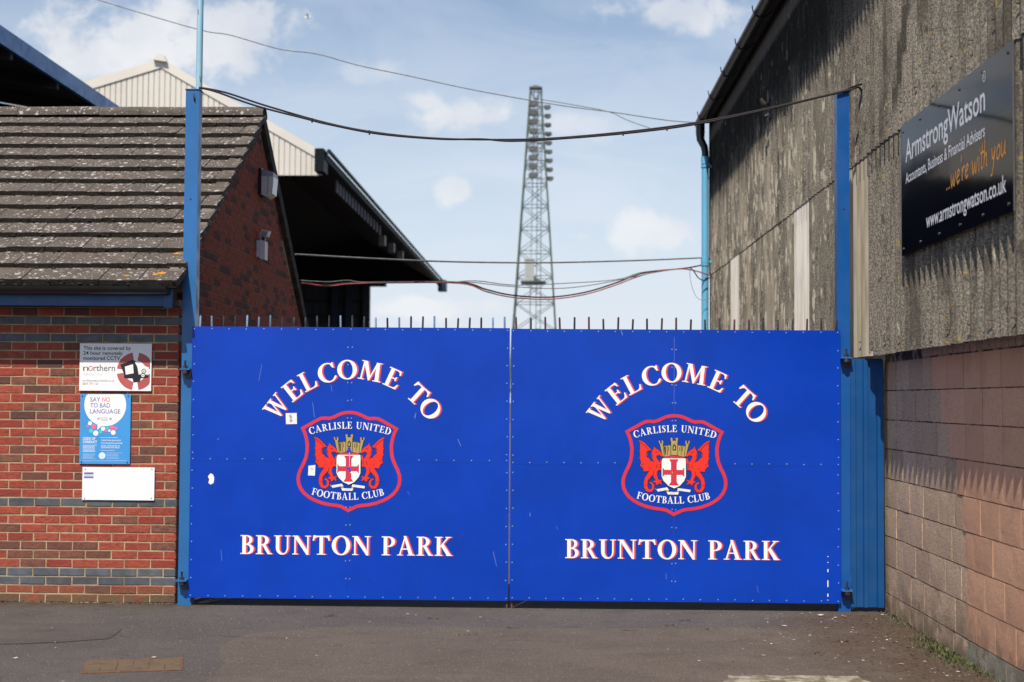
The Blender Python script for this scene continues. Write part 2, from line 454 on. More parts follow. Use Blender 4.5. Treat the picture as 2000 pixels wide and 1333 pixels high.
M_MOSS = simple('roof_moss', (.022, .017, .013), 1, .5, 40, 1, 120)
M_GRASS = simple('grass_blade', (.072, .080, .028), .7, .4, 12)
M_STRAW = simple('dry_straw', (.34, .29, .17), .8, .2, 20)
M_RUST = simple('rusty_iron', (.13, .06, .035), .85, .4, 30, .4)

# roof tile: grey brown concrete with white and orange lichen
m, t, b = newmat('lichened_tile'); M_TILE = m
p = t.pos(); r = t.rnd()
c = t.mix(t.ramp(t.noise(p, 5, 6, .6), .3, .7), (.072, .058, .049), (.110, .091, .079))
c = t.mix(t.ramp(r, 0, 1, 0, .35), c, (.07, .064, .06))
fine = t.noise(p, 70, 4, .7); c = t.mix(t.ramp(fine, .45, .75, 0, .5), c, (.19, .165, .145))
wob = t.vmath('ADD', p, t.vmath('MULTIPLY', t.new('ShaderNodeTexNoise').outputs['Color'], (.012, .012, .012)))
spot = None
nzd = t.math('MULTIPLY_ADD', t.noise(p, 55, 4, .7), .55, -.27)
cov = t.ramp(t.noise(p, 2.6, 4), .3, .7, -.03, .07)
for sc_, lo_, seed_ in ((12, .16, 0), (21, .19, 4.3), (36, .22, 9.1)):
    vn = t.new('ShaderNodeTexVoronoi'); vn.inputs['Scale'].default_value = sc_
    t.put(vn.inputs['Vector'], t.vmath('ADD', p, (seed_, seed_ * .7, seed_ * 1.3)))
    rr_ = t.math('MULTIPLY', t.sep(vn.outputs['Color'])[0], .30)
    lim = t.math('ADD', t.math('SUBTRACT', rr_, .02), cov)
    q_ = t.ramp(t.math('SUBTRACT', t.math('ADD', vn.outputs['Distance'], nzd), lim), -.05, .03, 1, 0)
    spot = q_ if spot is None else t.math('MAXIMUM', spot, q_)
c = t.mix(t.math('MULTIPLY', spot, .68), c, t.mix(t.noise(p, 14, 3), (.40, .37, .35), (.70, .67, .65)))
org = t.ramp(t.noise(t.vmath('ADD', p, (3.1, 8.2, 1.7)), 5.0, 5, .6), .715, .735)
c = t.mix(t.math('MULTIPLY', org, .9), c, (.52, .22, .02))
t.put(b.inputs['Base Color'], c); b.inputs['Roughness'].default_value = .92; b.inputs['Specular IOR Level'].default_value = .25
t.put(b.inputs['Normal'], t.bump(t.math('ADD', fine, t.math('MULTIPLY', spot, .4)), .6, .01))

# corrugated asbestos cement: grey brown, grainy, streaked, black with algal growth and painted-in eaves shade, lichen-yellow
def cladding_mat(name, base_a, base_b, algae_shade):
    m, t, b = newmat(name)
    p = t.pos(); x, y, z = t.sep(p)
    grain = t.noise(p, 75, 4, .75)
    c = t.mix(t.ramp(grain, .40, .62), base_a, base_b)
    c = t.mix(t.ramp(t.rnd(), 0, 1, 0, .22), c, tuple(q * .6 for q in base_a))
    streak = t.noise(t.scale(p, (1, 4, .4)), 2.4, 7, .66)
    c = t.mix(t.ramp(streak, .5, .72, 0, .7), c, tuple(q * .42 for q in base_a))
    blotch = t.noise(t.scale(p, (1, 1.6, .8)), 1.1, 6, .65, .4)
    c = t.mix(t.ramp(blotch, .50, .66, 0, .7), c, (.055, .048, .040))
    # pale flaked drips
    drip = t.noise(t.scale(p, (1, 3.6, 1.05)), 2.8, 6, .68)
    far = t.ramp(y, -2.5, 4.0, .72, .585)
    c = t.mix(t.ramp(t.math('SUBTRACT', drip, far), -.06, .0, 0, .85), c, (.52, .47, .375))
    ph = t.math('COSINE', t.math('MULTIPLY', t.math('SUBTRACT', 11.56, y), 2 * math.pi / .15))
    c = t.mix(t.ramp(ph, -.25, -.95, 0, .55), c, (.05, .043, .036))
    hit = t.noise(t.scale(p, (1, 5, 1.5)), 3.0, 6, .7)
    c = t.mix(t.ramp(hit, .56, .64, 0, .65), c, (.045, .04, .034))
    if algae_shade:
        # black algal runs plus eaves shade painted into the colour, deepest at the far end
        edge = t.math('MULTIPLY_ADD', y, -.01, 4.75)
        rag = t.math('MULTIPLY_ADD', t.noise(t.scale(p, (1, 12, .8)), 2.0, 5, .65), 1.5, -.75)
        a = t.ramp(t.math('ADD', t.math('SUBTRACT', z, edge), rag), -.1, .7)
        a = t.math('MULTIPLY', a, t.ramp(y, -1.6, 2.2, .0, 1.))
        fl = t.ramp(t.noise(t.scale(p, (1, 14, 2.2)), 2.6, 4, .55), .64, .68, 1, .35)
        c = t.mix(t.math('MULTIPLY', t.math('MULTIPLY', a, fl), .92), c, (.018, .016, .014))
        top = t.math('MULTIPLY', t.ramp(z, 6.02, 6.12), t.ramp(z, 6.22, 6.34, 1, 0))
        c = t.mix(t.math('MULTIPLY', top, .3), c, (.42, .37, .32))
        # one soot-black run near the sign
        sx = t.math('ADD', t.math('MULTIPLY_ADD', t.math('SUBTRACT', z, 3.9), .5, y), t.math('MULTIPLY_ADD', t.noise(t.scale(p, (0, 1, 1)), 2.6, 4, .6), .4, .80))
        run = t.math('MULTIPLY', t.ramp(t.math('ABSOLUTE', sx), .08, .17, 1, 0), t.ramp(z, 3.9, 4.15, 0.1, 1))
        c = t.mix(t.math('MULTIPLY', run, .8), c, (.03, .027, .024))
    bl = t.math('MULTIPLY', t.ramp(y, .5, 5.), t.ramp(t.noise(t.scale(p, (1, 2.2, .5)), 1.3, 6, .65), .40, .62)); bl = t.math('MULTIPLY', bl, t.ramp(z, 5.6, 4.6))
    c = t.mix(t.math('MULTIPLY', bl, .55), c, (.47, .41, .32))
    yl = t.ramp(t.noise(t.vmath('ADD', p, (0, 2.3, .7)), 11, 5, .6), .655, .69)
    yl = t.math('MULTIPLY', yl, t.ramp(y, .5, -1.5))
    c = t.mix(t.math('MULTIPLY', yl, .8), c, (.40, .27, .05))
    t.put(b.inputs['Base Color'], c); b.inputs['Roughness'].default_value = .95; b.inputs['Specular IOR Level'].default_value = .2
    t.put(b.inputs['Normal'], t.bump(t.math('ADD', grain, t.math('MULTIPLY', t.noise(p, 160, 2), .5)), .45, .008))
    return m
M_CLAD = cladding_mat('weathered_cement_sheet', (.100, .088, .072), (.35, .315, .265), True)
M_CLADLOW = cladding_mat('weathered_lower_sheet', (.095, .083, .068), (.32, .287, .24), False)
def pale_mat(name, a, d):
    m, t, b = newmat(name); p = t.pos(); y = t.sep(p)[1]
    c = t.mix(t.ramp(t.noise(t.scale(p, (1, 8, .7)), 2, 6, .6), .35, .75), a, d)
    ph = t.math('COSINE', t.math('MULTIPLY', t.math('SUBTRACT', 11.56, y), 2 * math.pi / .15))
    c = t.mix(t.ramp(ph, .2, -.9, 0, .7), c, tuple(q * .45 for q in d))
    t.put(b.inputs['Base Color'], c); b.inputs['Roughness'].default_value = .7
    return m
M_PALE = pale_mat('pale_translucent_sheet', (.74, .70, .64), (.52, .47, .40)); M_PALE2 = pale_mat('grimy_pale_sheet', (.44, .385, .30), (.27, .23, .17))

def block_mat(name, a, b2, pit, rough_b, dirtamt=.5):
    m, t, b = newmat(name)
    p = t.pos(); z = t.sep(p)[2]
    c = t.mix(t.ramp(t.rnd(), 0, 1), a, b2)
    hz = t.math('FRACT', t.math('MULTIPLY', t.rnd(), 7.13)); c = t.mix(t.ramp(hz, .6, 1, 0, .3), c, tuple(q * .62 for q in b2))
    g = t.noise(p, 70, 3, .75); c = t.mix(t.ramp(g, .36, .52, 1, 0), c, pit)
    c = t.mix(t.ramp(t.noise(p, 3.2, 6, .62), .48, .72, 0, dirtamt), c, tuple(q * .5 for q in a))
    low = t.math('MULTIPLY', t.ramp(z, .02, .5, 1, 0), t.ramp(t.noise(p, 6, 5), .35, .6))
    c = t.mix(t.math('MULTIPLY', low, .55), c, (.10, .085, .05))
    t.put(b.inputs['Base Color'], c); b.inputs['Roughness'].default_value = .95; b.inputs['Specular IOR Level'].default_value = .2
    t.put(b.inputs['Normal'], t.bump(t.math('ADD', g, t.math('MULTIPLY', t.noise(p, 25, 4), .7)), rough_b, .02))
    return m
M_PINK = block_mat('pink_painted_block', (.70, .405, .255), (.64, .36, .225), (.52, .295, .185), .22, .3)
M_RAW = block_mat('bare_grey_brown_block', (.62, .445, .30), (.53, .38, .255), (.25, .175, .115), .35, .4)
M_PLINTH = block_mat('grey_plinth_block', (.40, .37, .28), (.33, .30, .23), (.18, .16, .12), .3, .4)
M_BLOCKMORTAR = simple('block_mortar', (.34, .265, .205), .95, .5, 9, .7, 70, dirt=(.06, .045, .035), dscale=7, dlo=.46, dhi=.54)
M_PINKMORTAR = simple('painted_block_mortar', (.30, .18, .135), .95, .25, 8, .5, 70)

def tarmac_mat(name, a, b2, agg, lo=.56, grit=1.0):
    m, t, b = newmat(name)
    p = t.pos(); x, y, z = t.sep(p)
    c = t.mix(t.ramp(t.noise(p, .9, 6, .62), .3, .7), a, b2)
    v1 = t.noise(p, 95, 3, .8); c = t.mix(t.ramp(v1, lo, lo + .14, 0, grit), c, agg)
    c = t.mix(t.ramp(v1, .30, .42, .75, 0), c, tuple(q * .35 for q in a))
    v2 = t.noise(p, 42, 4, .75); c = t.mix(t.ramp(v2, .64, .74, 0, .55), c, agg)
    c = t.mix(t.ramp(t.noise(t.scale(p, (1, 1.8, 1)), 2.3, 6, .68), .52, .70, 0, .38), c, tuple(q * .55 for q in a))
    c = t.mix(t.ramp(t.noise(t.scale(p, (.5, 1.5, 1)), 1.3, 4, .6), .55, .72, 0, .25), c, tuple(min(1, q * 1.5) for q in b2))
    vn = t.new('ShaderNodeTexVoronoi'); vn.inputs['Scale'].default_value = 34; t.put(vn.inputs['Vector'], p)
    k1 = t.math('MULTIPLY', t.ramp(vn.outputs['Distance'], .13, .20, 1, 0), t.math('GREATER_THAN', t.sep(vn.outputs['Color'])[1], .62))
    c = t.mix(t.math('MULTIPLY', k1, .75), c, agg)
    cr = t.ramp(t.math('ABSOLUTE', t.math('SUBTRACT', t.noise(p, 1.7, 6, .6, .4), .5)), .0, .006, 1, 0)
    cr = t.math('MULTIPLY', cr, t.ramp(t.noise(p, .8, 2), .5, .6))
    c = t.mix(t.math('MULTIPLY', cr, .55), c, tuple(q * .4 for q in a))
    # soil and rotted leaves washed against the right-hand wall and in the corner
    d = t.math('ADD', t.math('MULTIPLY_ADD', x, .62, -.88), t.math('MULTIPLY_ADD', t.noise(p, 2.6, 6, .65), 1.5, -.85))
    d = t.ramp(d, -.15, .75); d = t.math('MULTIPLY', d, t.ramp(y, .3, -.5, .35, 1))
    soil = t.mix(t.ramp(t.noise(p, 30, 5, .7), .35, .65), (.060, .042, .028), (.145, .095, .062))
    c = t.mix(t.math('MULTIPLY', d, .85), c, soil)
    # brown grime along the foot of the brick wall
    e = t.math('MULTIPLY', t.ramp(y, -.32, .05), t.ramp(x, -2.6, -3.3)); e = t.math('MULTIPLY', e, t.ramp(t.noise(p, 7, 5, .6), .3, .6))
    c = t.mix(t.math('MULTIPLY', e, .8), c, (.075, .050, .030))
    t.put(b.inputs['Base Color'], c); b.inputs['Roughness'].default_value = .93; b.inputs['Specular IOR Level'].default_value = .25
    t.put(b.inputs['Normal'], t.bump(t.math('ADD', v1, t.math('MULTIPLY', v2, .9)), .9, .02))
    return m
M_TARMAC = tarmac_mat('tarmac', (.100, .088, .083), (.130, .115, .107), (.42, .39, .36))
M_TARMAC2 = tarmac_mat('worn_brown_tarmac', (.130, .106, .088), (.160, .132, .110), (.42, .37, .32), .57, .85)
M_TARMAC3 = tarmac_mat('smooth_patch_tarmac', (.100, .088, .081), (.128, .113, .104), (.38, .27, .24), .60, .7)
M_GLASSY = simple('floodlight_lens', (.62, .60, .56), .12, .08, 12)
M_LENSRIM = simple('grey_lens_hood', (.24, .25, .28), .35, .1, 12)
M_WHITEPL = simple('white_plastic', (.70, .70, .72), .4, .04, 8)

# ------------------------------------------------------------------ the ground
g = MB(); g.add([(-400, -300, 0), (400, -300, 0), (400, 900, 0), (-400, 900, 0)], [(0, 1, 2, 3)])
setting('ground', g, M_TARMAC)
def jag(pts, n=8, a=.035):
    out = []
    for i in range(len(pts)):
        p0 = Vector(pts[i]); p1 = Vector(pts[(i + 1) % len(pts)])
        k = max(1, int((p1 - p0).length * n))
        for j in range(k):
            q = p0.lerp(p1, j / k); out.append((q.x + random.uniform(-a, a), q.y + random.uniform(-a, a)))
    return out
def sheet(poly, z): 
    mb = MB(); mb.flat([poly], lambda x, y: (x, y, z)); return mb
setting('worn_pavement', sheet(jag([(-2.05, -3.9), (-2.15, -2.6), (-2.32, -1.95), (-2.25, -1.45), (-1.75, -1.08), (-.9, -1.0), (.4, -1.03), (1.6, -.86), (2.9, -.80), (2.9, -6.5), (-1.95, -6.5)], 9, .02), .004), M_TARMAC2)
setting('patched_pavement', sheet(jag([(-7.5, -1.05), (-3.35, -1.02), (-3.22, -1.25), (-3.2, -1.72), (-3.75, -1.98), (-7.5, -2.05)], 8, .018), .004), M_TARMAC3)

# ------------------------------------------------------------------ brick building (left)
BX, BY = -3.18, .10                       # right-hand corner of the front wall
APY, APZ = 3.30, 4.80                    # gable apex
bld = thing('brick_building', 'red brick building with a lichen-spotted tiled roof left of the gates', 'building', (BX, BY, 0))
EAVE_Z = 2.56
mb = MB(); mb.box(-8.4, BX - .012, BY + .0042, BY + .10, 0, EAVE_Z + .05)
front = part('front_wall', mb, M_MORTAR, bld)
BACKY = 6.36
mb = MB()
gp = [(BX - .005, BY + .1, 0), (BX - .005, BACKY, 0), (BX - .005, BACKY, 2.63), (BX - .005, APY, APZ), (BX - .005, BY + .1, 2.745 + (APZ + .105 - 2.745) / (APY + .30) * (BY + .4) - .10)]
mb.prism(gp, (-.10, 0, 0))
gable = part('gable_wall', mb, M_MORTAR2, bld)
def brick_mesh(name, L, Hh, Dp, mat, seed, ax='X'):
    rg = random.Random(seed); j = lambda: rg.uniform(-.0016, .0016)
    c = .0035; vs = []
    for (dep, ins) in ((Dp, 0), (c, 0), (0, c)):
        for (a, z) in ((ins, ins), (L - ins, ins), (L - ins, Hh - ins), (ins, Hh - ins)):
            vs.append((a + j(), dep + (0 if dep else rg.uniform(-.002, .0015)), z + j()))
    fs = [(8, 9, 10, 11)] + [(4 + i, 4 + (i + 1) % 4, 8 + (i + 1) % 4, 8 + i) for i in range(4)] + [(i, (i + 1) % 4, 4 + (i + 1) % 4, 4 + i) for i in range(4)]
    if ax == 'Y': vs = [(-d, a, z) for a, d, z in vs]      # gable: face towards +X
    mb = MB(); mb.add(vs, fs); return mb.mesh(name, mat)
CH = .0745                                 # course height
BR = {}
def brick_of(kind, L, s):
    k = (kind, round(L, 3), s)
    if k not in BR: BR[k] = brick_mesh('brick', L, .0645, .09, {'r': M_RED, 'd': M_DARK, 'g': M_GREY}[kind], hash(k) % 999)
    return BR[k]
GREYROWS = {2, 3, 11, 30, 32}
rg = random.Random(3)
nfront = 0
for row in range(34):
    z = row * CH + .006
    x = BX; first = .215 if row % 2 == 0 else .1025
    while x > -4.86:
        L = first if x == BX else .215
        kind = 'g' if row in GREYROWS else ('d' if rg.random() < .30 else 'r')
        me = brick_of(kind, L, rg.randrange(3))
        inst('brick', me, front, T((x - L, BY + rg.uniform(-.0015, .002), z + rg.uniform(-.001, .001)))); nfront += 1
        x -= L + .0105
# remaining stretch of front wall, out of the picture to the left: joined
mb = MB()
for row in range(34):
    x = -4.87
    while x > -8.3:
        mb.box(x - .215, x - .0105, BY, BY + .05, row * CH + .006, row * CH + .07); x -= .2255
part('brickwork', mb, M_RED, front, kind='stuff')
# gable wall bricks: facing +X; nearest visible ones single, the rest joined
def roof_under(y):
    return 2.745 + (APZ + .105 - 2.745) / (APY + .30) * (y + .30) - .115 if y < APY else APZ - (APZ - 2.62) * (y - APY) / (BACKY - APY)
gb = [brick_mesh('brick', .215, .0645, .09, M_GABLE, 50 + i, 'Y') for i in range(3)] + [brick_mesh('brick', .215, .0645, .09, M_DARK, 60, 'Y')]
cand = []
for row in range(70):
    z = row * CH + .006
    y = BY + .004 + (0 if row % 2 else -.1127)
    while y < BACKY - .03:
        y0 = max(y, BY + .095); y1 = min(y + .215, BACKY)
        if z + .05 < min(roof_under(y0), roof_under(y1)) and y1 - y0 > .03: cand.append((row, y0, y1, z))
        y += .2255
vis = sorted([c for c in cand if c[3] > 2.36 and abs(c[2] - c[1] - .215) < .002], key=lambda c: c[1] + .3 * abs(c[3] - 3))
single = set(vis[:max(0, 298 - nfront)])
stuffm = MB()
for c in cand:
    if c in single: inst('brick', rg.choice(gb), gable, T((BX + rg.uniform(-.001, .002), c[1], c[3])))
    else: stuffm.box(BX - .05, BX + rg.uniform(-.001, .002), c[1], c[2], c[3], c[3] + .0645, 1 if rg.random() < .25 else 0)
part('brickwork', stuffm, [M_GABLE, M_DARK], gable, kind='stuff')
# roof: deck, tiles, ridge
E0 = Vector((0, -.30, 2.745)); A0 = Vector((0, APY, 4.905))     # slope line at tile top
sl = (A0 - E0).normalized(); nrm = Vector((0, -sl.z, sl.y)); SLEN = (A0 - E0).length
mb = MB()
dk = [E0 - nrm * .05 + sl * .05, A0 - nrm * .07, A0 - nrm * .13, E0 - nrm * .11 + sl * .05]
mb.prism([(BX + .035, q.y, q.z) for q in dk], (-5.3, 0, 0))
BK = Vector((0, BACKY + .12, 2.60))
bk = [A0 - Vector((0, 0, .01)), BK, BK - Vector((0, 0, .06)), A0 - Vector((0, 0, .09))]
mb.prism([(BX + .03, q.y, q.z) for q in bk], (-5.3, 0, 0))
roof = part('roof', mb, M_MOSS, bld)
NR = 13; GA = (SLEN - .06) / NR; TW = .33
def tile_mesh(seed, wd=TW):
    rg = random.Random(seed); vs = []; L = GA + .075
    nx, th = 5, .056
    for lay in (0, 1):
        for iy in range(2):
            for ix in range(nx):
                u_ = ix / (nx - 1) * (wd - .005)
                vs.append((-u_, iy * L + (rg.uniform(-.004, .004) if iy == 0 else 0), (-th if lay else 0) + rg.uniform(-.002, .002)))
    idx = lambda l, y, x: l * 2 * nx + y * nx + x
    fs = []; 
    for ix in range(nx - 1):
        fs.append((idx(0, 0, ix), idx(0, 0, ix + 1), idx(0, 1, ix + 1), idx(0, 1, ix)))
        fs.append((idx(1, 0, ix), idx(1, 1, ix), idx(1, 1, ix + 1), idx(1, 0, ix + 1)))
        fs.append((idx(0, 0, ix), idx(1, 0, ix), idx(1, 0, ix + 1), idx(0, 0, ix + 1)))
    for ix in (0, nx - 1):
        fs.append((idx(0, 0, ix), idx(0, 1, ix), idx(1, 1, ix), idx(1, 0, ix)))
    mb = MB(); mb.add(vs, fs)
    for k in range(len(fs)):
        if k < 3 * (nx - 1) and k % 3 == 2: mb.m[k] = 1
    return mb.mesh('tile', [M_TILE, M_MOSS])
TM = [tile_mesh(s_) for s_ in range(4)]; TH = [tile_mesh(9 + s_, TW / 2) for s_ in range(2)]
moss = MB()
def clump(mb, c, r, rg):
    vs = []
    for a in range(5):
        th = a * 1.2566 + rg.random(); vs.append((c[0] + r * math.cos(th) * 1.3, c[1] + r * math.sin(th) * .8, c[2] - r * .4))
    vs.append((c[0], c[1], c[2] + r * rg.uniform(.5, 1)))
    vs.append((c[0], c[1], c[2] - r))
    mb.add(vs, [(i, (i + 1) % 5, 5) for i in range(5)] + [((i + 1) % 5, i, 6) for i in range(5)])
for r_ in range(NR):
    base = E0 + sl * (r_ * GA)
    x = BX + .075; k = 0; half = r_ % 2
    while x > -7.3:
        wd = TW / 2 if (k == 0 and half) else TW
        me = rg.choice(TH) if wd < TW else rg.choice(TM)
        q = base + nrm * rg.uniform(-.002, .003) + sl * rg.uniform(-.010, .010)
        tilt = Matrix.Rotation(math.atan2(sl.z, sl.y) - .14, 4, 'X') @ Matrix.Rotation(rg.uniform(-.013, .013), 4, 'Z')
        inst('tile', me, roof, T((x, q.y, q.z)) @ tilt)
        x -= wd; k += 1
    for i in range(70):
        cx = BX - rg.uniform(-.05, 4.1)
        clump(moss, (cx, base.y + rg.uniform(-.008, .012), base.z + rg.uniform(-.05, -.006)), rg.uniform(.006, .017), rg)
part('moss', moss, M_MOSS, roof, kind='stuff')
def ridge_mesh():
    mb = MB(); n = 8; vs = []; rr = .105
    for xx in (0, -.445):
        for lay in (rr, rr - .018):
            for i in range(n + 1):
                a = R(-4 + 188 * i / n); vs.append((xx, -lay * math.cos(a) * 1.25, lay * math.sin(a)))
    k = n + 1; fs = []
    for i in range(n):
        fs += [(i, i + 1, 2 * k + i + 1, 2 * k + i), (k + i, 3 * k + i, 3 * k + i + 1, k + i + 1), (i, k + i, k + i + 1, i + 1), (2 * k + i, 2 * k + i + 1, 3 * k + i + 1, 3 * k + i)]
    fs += [(0, 2 * k, 3 * k, k), (n, k + n, 3 * k + n, 2 * k + n)]
    mb.add(vs, fs); return mb.mesh('ridge_tile', M_TILE)
RM = ridge_mesh()
x = BX + .062
while x > -7.6:
    inst('ridge_tile', RM, roof, T((x, A0.y + .03, A0.z - .056 + rg.uniform(-.004, .004))) @ Matrix.Rotation(rg.uniform(-.008, .008), 4, 'Y')); x -= .45
def lichen(px, py, w_, h_):
    for r_ in range(NR):
        base = E0 + sl * (r_ * GA); an = math.atan2(sl.z, sl.y) - .14
        td = Vector((0, math.cos(an), math.sin(an))); tn = Vector((0, -td.z, td.y))
        d = ray(px, py); q = CAMP + d * ((base - CAMP).dot(tn) / d.dot(tn)); k = (q - base).dot(td)
        if 0 <= k < GA:
            lr = random.Random(px); pts = []
            for i in range(12):
                a = i / 12 * 6.283; f = lr.uniform(.65, 1.15)
                pts.append(q + Vector((1, 0, 0)) * math.cos(a) * w_ * f + td * math.sin(a) * h_ * f + tn * .005)
            mb = MB(); mb.prism(pts, tn * -.02); part('lichen_patch', mb, M_LICHEN, roof)
            return
M_LICHEN = simple('orange_lichen', (.46, .22, .02), .95, .35, 60, .6, 90)
for a_ in ((315, 535, .05, .05), (304, 537, .03, .03), (348, 496, .035, .035), (248, 540, .022, .02), (478, 230, .035, .04), (418, 235, .02, .02)): lichen(*a_)
# verge: mortar bedding and undercloak following both slopes
mb = MB()
vg = [E0 - nrm * .035, A0 - nrm * .03, A0 - nrm * .075, E0 - nrm * .075]
mb.prism([(BX + .06, q.y, q.z) for q in vg], (-.12, 0, 0))
part('verge', mb, simple('verge_mortar', (.12, .10, .085), .95, .4, 8, .5, 60), roof)
mb = MB()
vg = [A0 + Vector((0, .02, .02)), BK + Vector((0, 0, .03)), BK - Vector((0, 0, .13)), A0 - Vector((0, -.02, .15))]
mb.prism([(BX + .055, q.y, q.z) for q in vg], (-.10, 0, 0))
part('rear_verge', mb, simple('rear_verge_mortar', (.06, .048, .036), .95, .5, 8, .5, 60), roof)
# fascia, soffit, gutter
mb = MB(); mb.box(-8.4, BX + .005, -.175, -.15, 2.535, 2.70); mb.box(BX - .06, BX + .008, -.20, -.1755, 2.52, 2.72)
part('fascia', mb, M_FASCIA, bld)
mb = MB(); mb.box(-8.4, BX + .004, -.149, BY - .002, 2.536, 2.552)
part('soffit', mb, M_DARKIN2, bld)
def half_gutter(mb, a, b, r, n=10, thick=.006):
    """half-round channel from a to b (horizontal)"""
    a = Vector(a); b = Vector(b); d = (b - a).normalized(); s_ = d.cross(Vector((0, 0, 1)))
    vs = []
    for p_ in (a, b):
        for rr in (r, r - thick):
            for i in range(n + 1):
                an = math.pi * i / n; vs.append(p_ + s_ * rr * math.cos(an) - Vector((0, 0, 1)) * rr * math.sin(an))
    k = n + 1; fs = []
    for i in range(n):
        fs += [(i, 2 * k + i, 2 * k + i + 1, i + 1), (k + i, k + i + 1, 3 * k + i + 1, 3 * k + i), (i, i + 1, k + i + 1, k + i), (2 * k + i, 3 * k + i, 3 * k + i + 1, 2 * k + i + 1)]
    fs += [(0, k, 3 * k, 2 * k), (n, 2 * k + n, 3 * k + n, k + n)]
    mb.add(vs, fs)
    mb.add([a + s_ * r * math.cos(math.pi * i / n) - Vector((0, 0, 1)) * r * math.sin(math.pi * i / n) for i in range(n + 1)], [tuple(range(n + 1))])
    mb.add([b + s_ * r * math.cos(math.pi * i / n) - Vector((0, 0, 1)) * r * math.sin(math.pi * i / n) for i in range(n + 1)], [tuple(reversed(range(n + 1)))])
mb = MB(); half_gutter(mb, (BX - .012, -.255, 2.69), (-8.4, -.255, 2.69), .066)
part('gutter', mb, M_PLASTICBLACK, bld, True)

# wall signs on the brick -------------------------------------------------
def plate(mb, x0, x1, z0, z1, y, th=.004, mi=0): mb.box(x0, x1, y, y + th, z0, z1, mi)
SY = BY - .014                              # face of the signs
def px3(zx, zy):                            # poster detail coordinates: zoom pixels -> wall position (metres)
    q = atY(140 + zx / 4.039, 660 + zy / 4.039, SY); return q
KS = (px3(600, 200) - px3(100, 200)).x / 500
def sgn(x0, z0):
    def fn(w_): return lambda u_, v_: (u_, SY - w_, v_)
    return fn
lay = sgn(0, 0)
def S2(pts): return [(px3(a, b).x, px3(a, b).z) for a, b in pts]
def text3(mb, s_, zx0, zx1, zy, capz, w_, bold=0, mi=0):
    a = px3(zx0, zy); b_ = px3(zx1, zy)
    vs, fs = sans(s_, a.x, b_.x, a.z, capz * KS, bold)
    mb.add([(x_, SY - w_, z_) for x_, z_ in vs], fs, mi)
# CCTV notice
q0 = px3(66, 44); q1 = px3(626, 421)
cc = thing('cctv_sign', 'white sign reading this site is covered by remotely monitored CCTV', 'sign', ((q0.x + q1.x) / 2, SY, q1.z))
mb = MB(); plate(mb, q0.x, q1.x, q1.z, q0.z, SY, .006); part('panel', mb, M_BOARD, cc)
mb = MB()
text3(mb, 'This site is covered by', 92, 467, 94, 29, .001, .012); text3(mb, '24 hour remotely', 92, 402, 134, 29, .001, .012); text3(mb, 'monitored CCTV.', 92, 388, 174, 29, .001, .012)
part('lettering', mb, M_BLACK, cc)
mb = MB(); text3(mb, 'n', 90, 132, 262, 52, .001); text3(mb, 'rthern', 172, 342, 262, 52, .001)
part('lettering', mb, simple('grey_print', (.10, .09, .11), .5), cc)
mb = MB(); mb.flat(ring(*S2([(150, 242)])[0], 17 * KS, 19 * KS, *S2([(150, 242)])[0], 12 * KS, 14 * KS), lay(.001)); part('ring_letter', mb, M_CRIMSON, cc)
mb = MB(); text3(mb, 'northernsecurityltd.co.uk', 84, 338, 346, 19, .001, -.004); text3(mb, '0870 777 163', 84, 210, 372, 19, .001, -.004)
part('lettering', mb, simple('mid_grey_print', (.26, .25, .27), .5), cc)
mb = MB(); text3(mb, 'security', 92, 245, 296, 24, .001, -.006); part('faded_lettering', mb, simple('faded_print', (.66, .66, .68), .5), cc)
mb = MB(); cx, cz = S2([(504, 265)])[0]
for a0, a1 in ((8, 80), (100, 172), (188, 260), (280, 352)):
    quads = ring(cx, cz, 148 * KS, 148 * KS, cx, cz, 84 * KS, 84 * KS, a0, a1, 40)
    quads = [[(min(u_, q1.x - .012), v_) for u_, v_ in q] for q in quads]
    mb.flat(quads, lay(.001))
part('ring_emblem', mb, simple('dull_red_print', (.46, .10, .10), .5), cc)
mb = MB(); mb.flat([S2([(384, 212), (480, 176), (505, 186), (520, 240), (528, 290), (612, 300), (600, 318), (545, 318), (538, 348), (488, 352), (480, 320), (414, 320), (412, 285)])], lay(.0016)); part('camera_body', mb, M_BLACK, cc)
mb = MB(); mb.flat([S2([(420, 228), (484, 210), (490, 280), (427, 292)])], lay(.0022)); mb.flat([S2([(497, 190), (610, 236), (608, 292), (530, 282), (522, 236)])], lay(.0022)); part('camera_highlight', mb, M_WHITE, cc)
mb = MB()
for a, b_, r_ in ((570, 264, 19), (563, 298, 19)): mb.flat([circ(*S2([(a, b_)])[0], r_ * KS, 14)], lay(.0027))
part('camera_bracket', mb, M_BLACK, cc)
mb = MB()
for a, b_, r_ in ((570, 264, 13), (563, 298, 13)): mb.flat(ring(*S2([(a, b_)])[0], r_ * KS, r_ * KS, *S2([(a, b_)])[0], 5 * KS, 5 * KS), lay(.0032))
part('camera_bracket', mb, M_BOARD, cc)
